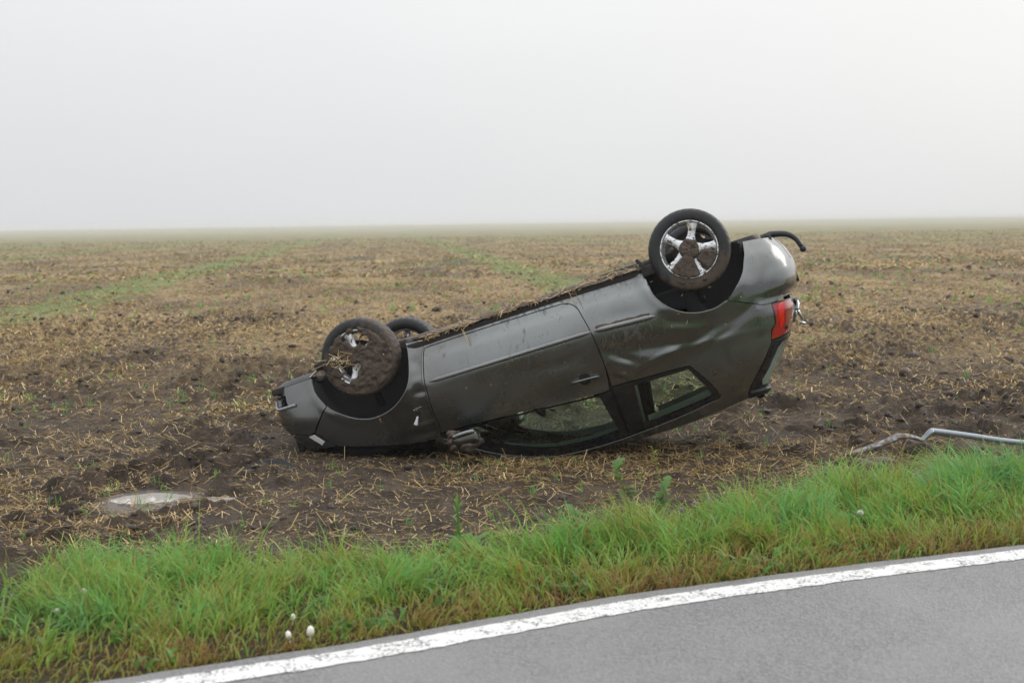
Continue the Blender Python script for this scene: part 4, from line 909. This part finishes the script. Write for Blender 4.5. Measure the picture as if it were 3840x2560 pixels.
def mud_disc(name, fn, hub, parent, seed, rmax=.288):
    nr, na = 48, 130; r = np.linspace(0.004, rmax, nr); a = np.linspace(0, 2 * np.pi, na, endpoint=False); R, A = np.meshgrid(r, a, indexing='ij')
    X, Zl = R * np.cos(A), R * np.sin(A); iu = X; iv = -Zl                   # iu,iv: as seen from the side, iv up when upside down
    d = fn(R, A, iu, iv); nz = fbm(X * 26 + seed, Zl * 26, 4, seed); d = d + (.55 + .9 * sstep(.17, .26, R)) * (nz - .47)
    hgt = np.clip(d, 0, .35) * .075 - .012 * sstep(.25, .288, R) + .012 * (fbm(X * 60, Zl * 60, 3, seed + 3) - .5) * (d > 0); hgt = hgt - .004
    V = np.stack([X, hgt, Zl], -1).reshape(-1, 3); ok = d > -.02
    F = []
    for i in range(nr - 1):
        for j in range(na):
            j2 = (j + 1) % na
            if ok[i, j] and ok[i + 1, j] and ok[i, j2] and ok[i + 1, j2]: F.append((i * na + j, i * na + j2, (i + 1) * na + j2, (i + 1) * na + j))
    return link(name, mesh_np(name, V, np.array(F)), M['mud'], parent)
def sect(A, lo, hi, soft=14):
    """1 inside the sector (degrees, as seen, in the car frame)"""
    d = (np.degrees(-A) - lo) % 360; w = (hi - lo) % 360
    return np.where(d < w, np.minimum(1, np.minimum(d, w - d) / soft), 0)
def rear_mud(R, A, x, y):
    d = np.full(R.shape, -.5); d = np.maximum(d, .30 - (R / .082) ** 6 * .5)
    d = np.maximum(d, (sect(A, 205, 282) - .30) * .9 - np.clip((R - .190) / .02, 0, 2)); d = np.maximum(d, (sect(A, 284, 350) - .35) * .8 - np.clip((R - .186) / .015, 0, 2) - np.clip((.09 - R) / .02, 0, 1))
    d = np.maximum(d, .22 - np.hypot(x + .115, y - .035) / .09)
    d = np.maximum(d, .25 - np.abs(R - .235) / .03 - .0 + .35 * (sect(A, 215, 300) - 1))
    return d
def front_mud(R, A, x, y):
    d = .30 - .55 * sstep(.255, .289, R) - .25 * sstep(.20, .25, R) * (1 - sect(A, 230, 30, 40))
    for hx, hy, hr, s in ((.005, .130, .046, 1), (-.075, -.095, .044, 1), (.085, .105, .030, .8), (-.135, -.045, .026, .6), (-.13, -.125, .028, .7), (-.02, -.065, .030, .6), (-.16, .04, .025, .5), (.05, .165, .03, .7), (-.05, .165, .026, .7)):
        d = np.minimum(d, (np.hypot(x - hx, y - hy) / hr - 1) * s)
    d = d - .5 * sstep(.20, .25, R) * sect(A, 15, 190, 30)
    return d
def far_mud(R, A, x, y): return -.5 + 0 * R
for nm, x, sd_, steer, fn, seed in (('front_right', 0, 1, 3, front_mud, 5), ('rear_right', 2.51, 1, 0, rear_mud, 9), ('front_left', 0, -1, 3, far_mud, 3), ('rear_left', 2.51, -1, 0, far_mud, 3)):
    w = bpy.data.objects.new('wheel', HUB_ME); COL.objects.link(w); w.parent = car
    w.location = (x, sd_ * .82, 0); rot = Matrix.Rotation(math.radians(steer), 4, 'Z') @ (Matrix.Rotation(math.pi, 4, 'Z') if sd_ < 0 else Matrix.Identity(4)); w.rotation_euler = rot.to_euler()
    ty = bpy.data.objects.new('tyre', FRONT_TYRE_ME if fn is front_mud else TYRE_ME); COL.objects.link(ty); ty.parent = w
    rm = bpy.data.objects.new('rim', RIM_ME); COL.objects.link(rm); rm.parent = w
    # spoke angle as seen in the car frame (clockwise from +X is positive Z)
    rm.rotation_euler = (0, math.radians({0: 26.5, 2.51: -7.5}[x]), 0)
    if fn is not far_mud:
        tag(w, 'front wheel almost wholly plastered with mud' if x == 0 else 'rear wheel with bright five spoke rim and mud in its centre')
        md = mud_disc('caked_mud', fn, None, w, seed)

# mud ridge and straw along the sill, earth on the mirror
def car_mud():
    n = 150; k = 9; xs = np.linspace(.46, 2.15, n); V = []
    for i, x_ in enumerate(xs):
        wob = .020 * (fbm(np.array([x_ * 9]), np.array([1.]), 4, 3)[0] - .4); hh = max(.008, .034 + .06 * (fbm(np.array([x_ * 6]), np.array([5.]), 4, 8)[0] - .40)); zb = .028 + .012 * min(1, (x_ - .46) / .8)
        for j in range(k):
            t = j / (k - 1); y_ = .752 - .09 * t; V.append((x_, y_ + .01 * (vnoise(np.array([x_ * 40]), np.array([t * 5]), 4)[0] - .5), zb - .004 - hh * math.sin(math.pi * min(1, .12 + t * .9)) - wob * .5))
    F = [(i * k + j, i * k + j + 1, (i + 1) * k + j + 1, (i + 1) * k + j) for i in range(n - 1) for j in range(k - 1)]
    link('sill_mud', mesh_py('sill_mud', V, F), mat_mud('drying_earth', (.075, .055, .042), (.17, .13, .10), 30), car)
    # earth piled on the rear moulding and smeared over the door mirror
    n = 40; V = []; u = np.linspace(1.72, 2.11, n)
    for j in range(5):
        t = j / 4; V.append(S(u, .352 + .022 * (u - 1.7) / .4 - .022 - .022 * t * (.3 + 1.4 * fbm(u * 22, u * 0, 3, 6)), .003 + .014 * math.sin(math.pi * t) * fbm(u * 30, u * 0 + 2, 3, 7)))
    V = np.array(V).reshape(-1, 3); F = [(j * n + i, j * n + i + 1, (j + 1) * n + i + 1, (j + 1) * n + i) for j in range(4) for i in range(n - 1)]
    link('moulding_mud', mesh_py('moulding_mud', V, F), M['mud'], car)
    bm = bmesh.new()
    for c, s in (((.545, .97, .745), .040), ((.52, .96, .72), .026), ((.575, .98, .735), .022), ((.62, .99, .845), .058), ((.55, .99, .825), .046), ((.69, .985, .835), .044), ((.655, 1.0, .80), .034), ((.53, .98, .78), .036)):
        r = bmesh.ops.create_icosphere(bm, subdivisions=3, radius=s)
        for v in r['verts']:
            q = v.co.copy(); f = 1 + 1.1 * (fbm(np.array([q.x * 55 + c[0] * 90]), np.array([q.z * 55 + q.y * 41]), 4, 2)[0] - .5); v.co = Vector(c) + Vector((q.x * f * 1.2, q.y * f, q.z * f * .75))
    link('mirror_mud', mesh_bm('mirror_mud', bm), M['mud'], car)
    # straw caught in the mud: sill, wheel, arch
    P, D, L, Wd = [], [], [], []
    for i in range(230):
        x_ = rng.uniform(.47, 2.14); P.append((x_, rng.uniform(.70, .79), .022 - rng.uniform(-.006, .035))); a = rng.uniform(0, 6.28); e = rng.normal(0, .35); D.append((math.cos(a) * math.cos(e), math.sin(a) * math.cos(e), math.sin(e))); L.append(rng.uniform(.02, .10)); Wd.append(.0045)
    for x_, z_ in ((.80, .085), (.81, .10), (1.62, .07), (1.66, .075)): P.append((x_, .80, z_)); D.append((.15, .1, 1)); L.append(.11); Wd.append(.005)
    for cx, cz, sp, m in ((-.13, -.03, .05, 15), (-.20, -.02, .03, 5), (-.07, .01, .04, 7)):
        for i in range(m): P.append((cx + rng.normal(0, sp * .5), .835 + rng.random() * .02, cz + rng.normal(0, sp * .5))); a = rng.uniform(0, 6.28); D.append((math.cos(a), .3 * rng.normal(), math.sin(a))); L.append(rng.uniform(.03, .10)); Wd.append(.005)
    P.append((-.29, .84, -.02)); D.append((-1, .1, .12)); L.append(.12); Wd.append(.005); P.append((-.27, .84, -.06)); D.append((-1, .1, -.25)); L.append(.09); Wd.append(.005)
    P.append((2.55, .835, -.155)); D.append((.1, .2, -1)); L.append(.06); Wd.append(.006); P.append((2.565, .83, -.15)); D.append((-.25, .2, -1)); L.append(.06); Wd.append(.006)
    P.append((.02, .812, .475)); D.append((.15, .2, 1)); L.append(.055); Wd.append(.006)
    for i in range(26):
        u, z_ = rng.uniform(.5, 2.9), rng.uniform(.1, .65); p = S(u, z_, .002); P.append(tuple(p)); a = rng.uniform(0, 6.28); D.append((math.cos(a), 0.02, math.sin(a))); L.append(rng.uniform(.008, .022)); Wd.append(.0035)
    P, D = np.array(P), np.array(D, float); D /= np.linalg.norm(D, axis=1)[:, None]
    V, F = prisms(P, D, np.array(L), np.array(Wd)); me = mesh_np('caught_straw', V, F); attr(me, 'tint', np.repeat(rng.beta(3, 1.5, len(P)), 6)); o = link('caught_straw', me, M['straw'], car, smooth=False); tag(o, kind='stuff')
car_mud()
# ------------------------------------------------------------------ small things round about
def ground(x, y): return float(height(np.array([x]), np.array([y]))[0])
def puddle():
    n = 60; V = [(PUD[0], PUD[1], GZ - .002)]; 
    for k in range(n):
        t = 2 * math.pi * k / n; V.append((PUD[0] + .60 * math.cos(t), PUD[1] + .22 * math.sin(t), GZ - .002))
    F = [(0, 1 + k, 1 + (k + 1) % n) for k in range(n)]
    b = NB('puddle_water'); m = b.done(b.pbr((.46, .43, .405), .05, 0., b.bump(b.noise(b.coord('World'), 30, 2), .03, .01), Specular_IOR_Level=.9))
    o = link('puddle', mesh_py('puddle', V, F), m); tag(o, kind='structure')
puddle()
def bent_post():
    pts = np.array([(2.33, 9.80, .012), (2.47, 9.83, .05), (2.62, 9.86, .095), (2.70, 9.88, .125), (2.79, 9.89, .122), (2.86, 9.90, .098), (2.89, 9.905, .11), (2.935, 9.91, .150), (2.97, 9.915, .152), (3.2, 9.93, .118), (3.6, 9.95, .058), (4.2, 9.98, .03), (5.2, 10.02, .03)])
    r = np.array([.028, .032, .038, .044, .039, .032, .028, .030, .024, .022, .0215, .0215, .0215])
    fl = np.array([(1, .6), (1.1, .6), (1.25, .55), (1.3, .5), (1.35, .42), (1.2, .45), (.9, .6), (1.1, .7), (1, 1), (1, 1), (1, 1), (1, 1), (1, 1)])
    P = catmull(np.column_stack([pts, r, fl]), 5)
    V, F = tube_arrays(P[:, :3], P[:, 3], 14, P[:, 4:6])
    b = NB('galvanised_steel'); wc = b.coord('World'); n = b.noise(wc, 35, 5, .65); X = b.sep(wc)[0]
    rust = b.math('MULTIPLY', b.rng(X, 2.98, 2.75), b.rng(n, .36, .56)); col = b.mix(n, (.22, .25, .28), (.36, .40, .44)); col = b.mix(rust, col, (.13, .085, .055))
    m = b.done(b.pbr(col, b.fmix(rust, .38, .85), b.fmix(rust, .7, 0.), b.bump(n, .25, .004)))
    o = link('bent_post', mesh_py('bent_post', V, F), m); tag(o, 'kinked grey metal post lying flattened at the edge of the field', 'post')
bent_post()
def lump(name, c, s, label, seed, cat='clod', mat=None, group=None):
    bm = bmesh.new(); bmesh.ops.create_icosphere(bm, subdivisions=4, radius=1)
    for v in bm.verts:
        q = v.co; f = 1 + .55 * (fbm(np.array([q.x * 2 + seed]), np.array([q.y * 2 + q.z * 1.7 + seed]), 4, seed)[0] - .5) + .18 * (fbm(np.array([q.x * 8 + seed]), np.array([q.y * 8 + q.z * 7]), 3, seed + 1)[0] - .5)
        v.co = Vector((q.x * s[0] * f, q.y * s[1] * f, q.z * s[2] * f))
    o = link(name, mesh_bm(name, bm), mat or M['mud']); o.location = (c[0], c[1], ground(c[0], c[1]) + s[2] * .45); tag(o, label, cat, group); return o
LB = mat_mud('pale_clod', (.085, .062, .045), (.16, .12, .09), 16)
lump('earth_clod', (2.41, 9.42), (.15, .09, .065), 'pale flat clod of earth in front of the bent post end', 3, mat=LB, group='large clods by the bent post')
lump('earth_clod', (3.14, 9.80), (.13, .10, .085), 'dark clod pressed against the underside of the straight post', 8, group='large clods by the bent post')
lump('earth_clod', (2.88, 10.08), (.11, .08, .07), 'dark clod just behind the kink of the post', 12, group='large clods by the bent post')
def shard():
    P = catmull([(-1.90, 9.80, .005), (-1.84, 9.81, .03), (-1.74, 9.82, .055), (-1.62, 9.83, .06), (-1.55, 9.83, .04), (-1.50, 9.84, .0)], 5); V = []
    for i, p in enumerate(P):
        t = i / (len(P) - 1); w = .008 + .016 * math.sin(math.pi * t)
        for dy, dz_ in ((-.01, -w), (0, w), (.006, w), (-.004, -w)): V.append((p[0] + CX, p[1] + dy, p[2] + dz_ * .7 + gz))
    return V
CX = -.02; gz = ground(-1.72, 9.82); V = shard(); n = len(V) // 4
F = [(4 * i + a, 4 * i + (a + 1) % 4, 4 * i + 4 + (a + 1) % 4, 4 * i + 4 + a) for i in range(n - 1) for a in range(4)] + [(0, 1, 2, 3), (4 * n - 1, 4 * n - 2, 4 * n - 3, 4 * n - 4)]
o = link('plastic_shard', mesh_py('plastic_shard', V, F), simple('black_plastic', (.012, .014, .018), .3), smooth=False); tag(o, 'curved black plastic shard broken off the car lying left of its nose', 'debris')

def leaf(name, base, az, el, L, w, parent, mat, tint, droop=.8, lobes=0, label=None):
    n = 9; V = []; d0 = np.array([math.cos(az), math.sin(az), 0]); sd_ = np.array([-math.sin(az), math.cos(az), 0]); p = np.array(base, float); e = el
    for i in range(n):
        t = i / (n - 1); ww = w * (math.sin(math.pi * min(1, t * .93 + .05)) ** .75) * (1 + (.35 * math.cos(t * lobes * 6.28) if lobes else 0)) + .0008
        cr = np.array([0, 0, .25 * ww]); V += [p - sd_ * ww + cr, p.copy(), p + sd_ * ww + cr]
        p = p + (d0 * math.cos(e) + np.array([0, 0, 1]) * math.sin(e)) * L / (n - 1); e -= droop / (n - 1)
    F = [(3 * i + a, 3 * i + a + 1, 3 * i + a + 4, 3 * i + a + 3) for i in range(n - 1) for a in range(2)]
    me = mesh_py(name, V, F); attr(me, 'tint', np.full(len(V), tint)); return link(name, me, mat, parent)
def stalk(name, P, r, parent, mat, tint=.5):
    V, F = tube_arrays(P, r, 7); me = mesh_py(name, V, F); attr(me, 'tint', np.full(len(V), tint)); return link(name, me, mat, parent)
def plant(name, x, y, label, cat='weed', group=None):
    o = bpy.data.objects.new(name, None); COL.objects.link(o); o.location = (x, y, float(height(np.array([x]), np.array([y]), False)[0]) - .01); return tag(o, label, cat, group)
# tall upright stalk with broad ribbed leaves at its foot
p = plant('dock_plant', -.27, 7.15, 'tall upright dock stalk with broad bright leaves at its foot', 'plant')
stalk('stem', catmull([(0, 0, 0), (-.015, .02, .15), (-.02, .02, .20), (-.03, .03, .28)], 5), np.linspace(.007, .003, 16), p, M['leaf'], .6)
for i, z_ in enumerate(np.linspace(.08, .28, 20)):
    a = rng.uniform(0, 6.28); leaf('leaf', (-.02 - .02 * max(0, z_ - .25) * 4, .02, z_), a, rng.uniform(.9, 1.35), rng.uniform(.04, .07) * (1.25 - z_), .006, p, M['leaf'], rng.uniform(.3, .7), .5)
for i in range(11): leaf('leaf', (.06 * rng.normal(), .05 * rng.normal(), 0), rng.uniform(0, 6.28), rng.uniform(.7, 1.3), rng.uniform(.14, .24), rng.uniform(.022, .034), p, M['leaf'], rng.uniform(.6, 1), 1.0)
# weeds with toothed grey-green leaves
def toothed(x, y, h, lean, label, n=14, group='leafy weeds along the field edge'):
    p = plant('leafy_weed', x, y, label, 'weed', group); top = np.array([lean, .02, h])
    stalk('stem', catmull([(0, 0, 0), tuple(top * [.35, .5, .5]), tuple(top)], 6), np.linspace(.006, .003, 13), p, M['leaf'], .3)
    for i in range(n):
        t = .25 + .75 * i / (n - 1); b = np.array([0, 0, 0]) * (1 - t) + top * [t ** 1.2, t, t]; leaf('leaf', tuple(b), rng.uniform(0, 6.28), rng.uniform(.2, 1.0), rng.uniform(.07, .12), rng.uniform(.016, .028), p, M['leaf'], rng.uniform(0, .45), .9, 3)
toothed(.66, 7.72, .34, -.10, 'tallest leafy weed with toothed blue green leaves leaning left at the field edge')
toothed(.80, 7.95, .18, .06, 'short leafy weed just right of the tallest one', 10)
toothed(.34, 7.60, .12, -.02, 'low round leaved weed on the bare patch left of the tallest weed', 12)
toothed(1.95, 8.60, .16, .03, 'bluish clump of leaves in the bright grass on the right', 12)
p = plant('seed_stalk', .92, 8.55, 'thin yellowish seed stalk standing alone on the bare soil before the car door', 'weed')
stalk('stem', catmull([(0, 0, 0), (-.03, 0, .14), (-.08, 0, .33)], 5), np.linspace(.004, .0015, 11), p, M['grass'], .45)
for t in np.linspace(.15, 1, 9): leaf('leaf', (-.08 * t ** 1.3, 0, .33 * t), rng.uniform(0, 6.28), .6, .06, .004, p, M['grass'], .5, .8)
# mushrooms by the road line
def mushroom(x, y, s, label, tilt):
    o = bpy.data.objects.new('mushroom', None); COL.objects.link(o); o.location = (x, y, float(height(np.array([x]), np.array([y]), False)[0]) + .004 - .022 * (s > .6)); o.rotation_euler = (tilt * .5, tilt, 0); tag(o, label, 'mushroom', 'white mushrooms by the road line')
    V, F = lathe_arrays([(0.0005, 0), (.006, 0), (.0055, .03), (.0055, .06)], 14); me = np_mesh_fixed('stem', [(a * s, c * s, b * s) for a, b, c in V], F); link('stem', me, M['petal_white'], o)
    V, F = lathe_arrays([(.0005, .058), (.012, .054), (.019, .060), (.022, .075), (.020, .092), (.014, .105), (.006, .111), (.0005, .112)], 18); me = np_mesh_fixed('cap', [(a * s, c * s, b * s) for a, b, c in V], F); link('cap', me, M['petal_white'], o)
mushroom(-.93, 5.80, .46, 'smallest of three white egg shaped mushrooms, farthest from the road line', .1)
mushroom(-.90, 5.57, .56, 'left white mushroom of the pair nearest the road line', -.25)
mushroom(-.835, 5.64, .72, 'largest white mushroom standing upright nearest the road line', .05)
# clover heads and mauve flowers
def blossom(name, x, y, h, r, mat, label, cat, group=None, flat=1.0):
    o = plant(name, x, y, label, cat, group); stalk('stem', [(0, 0, 0), (.004, 0, h * .5), (0, 0, h)], [.0018, .0016, .0014], o, M['leaf'], .5)
    bm = bmesh.new()
    for k in range(26):
        a = k * 2.399; e = math.asin(1 - 1.7 * (k + .5) / 26); d = Vector((math.cos(a) * math.cos(e), math.sin(a) * math.cos(e), math.sin(e) * flat)); q = d.to_track_quat('Z', 'Y').to_matrix().to_4x4()
        bmesh.ops.create_cone(bm, segments=5, radius1=r * .10, radius2=r * .22, depth=r * .75, cap_ends=True, matrix=Matrix.Translation(Vector((0, 0, h)) + d * r * .6) @ q)
    link('flower_head', mesh_bm('flower_head', bm), mat, o)
blossom('dandelion', 1.83, 7.42, .10, .018, M['fluff'], 'round fluffy pale seed head in the grass near the right of the road', 'flower')
blossom('clover', -1.86, 6.02, .10, .013, M['fluff'], 'pale clover head in the grass at lower left', 'flower', 'pale clover heads at lower left')
blossom('clover', -1.90, 5.78, .08, .010, M['fluff'], 'smaller pale clover head nearer the road at lower left', 'flower', 'pale clover heads at lower left')
MF = [(2.20, 8.72, .12, 'mauve flower furthest left in the bright grass below the post end'), (2.72, 8.75, .15, 'mauve flower in front of the post kink'), (2.80, 8.55, .13, 'mauve flower low in the grass below the post kink'),
      (2.98, 8.8, .12, 'mauve flower in the grass just right of the post kink'), (3.12, 8.9, .16, 'tall mauve flower under the straight part of the post'), (3.3, 9.0, .14, 'mauve flower at the right edge by the straight part of the post'),
      (.42, 7.62, .12, 'mauve flower left of the tallest leafy weed'), (.36, 7.50, .10, 'lower mauve flower left of the tallest leafy weed'), (1.02, 7.95, .10, 'mauve flower right of the tallest leafy weed'),
      (1.12, 8.05, .10, 'mauve flower farthest right of the tallest leafy weed'), (.93, 7.8, .10, 'mauve flower nearest the right side of the tallest leafy weed')]
for x, y, h, lab in MF: blossom('mauve_flower', x, y, h, .011, M['petal_mauve'], lab, 'flower', 'mauve flowers along the field edge', 1.3)
build_haze()
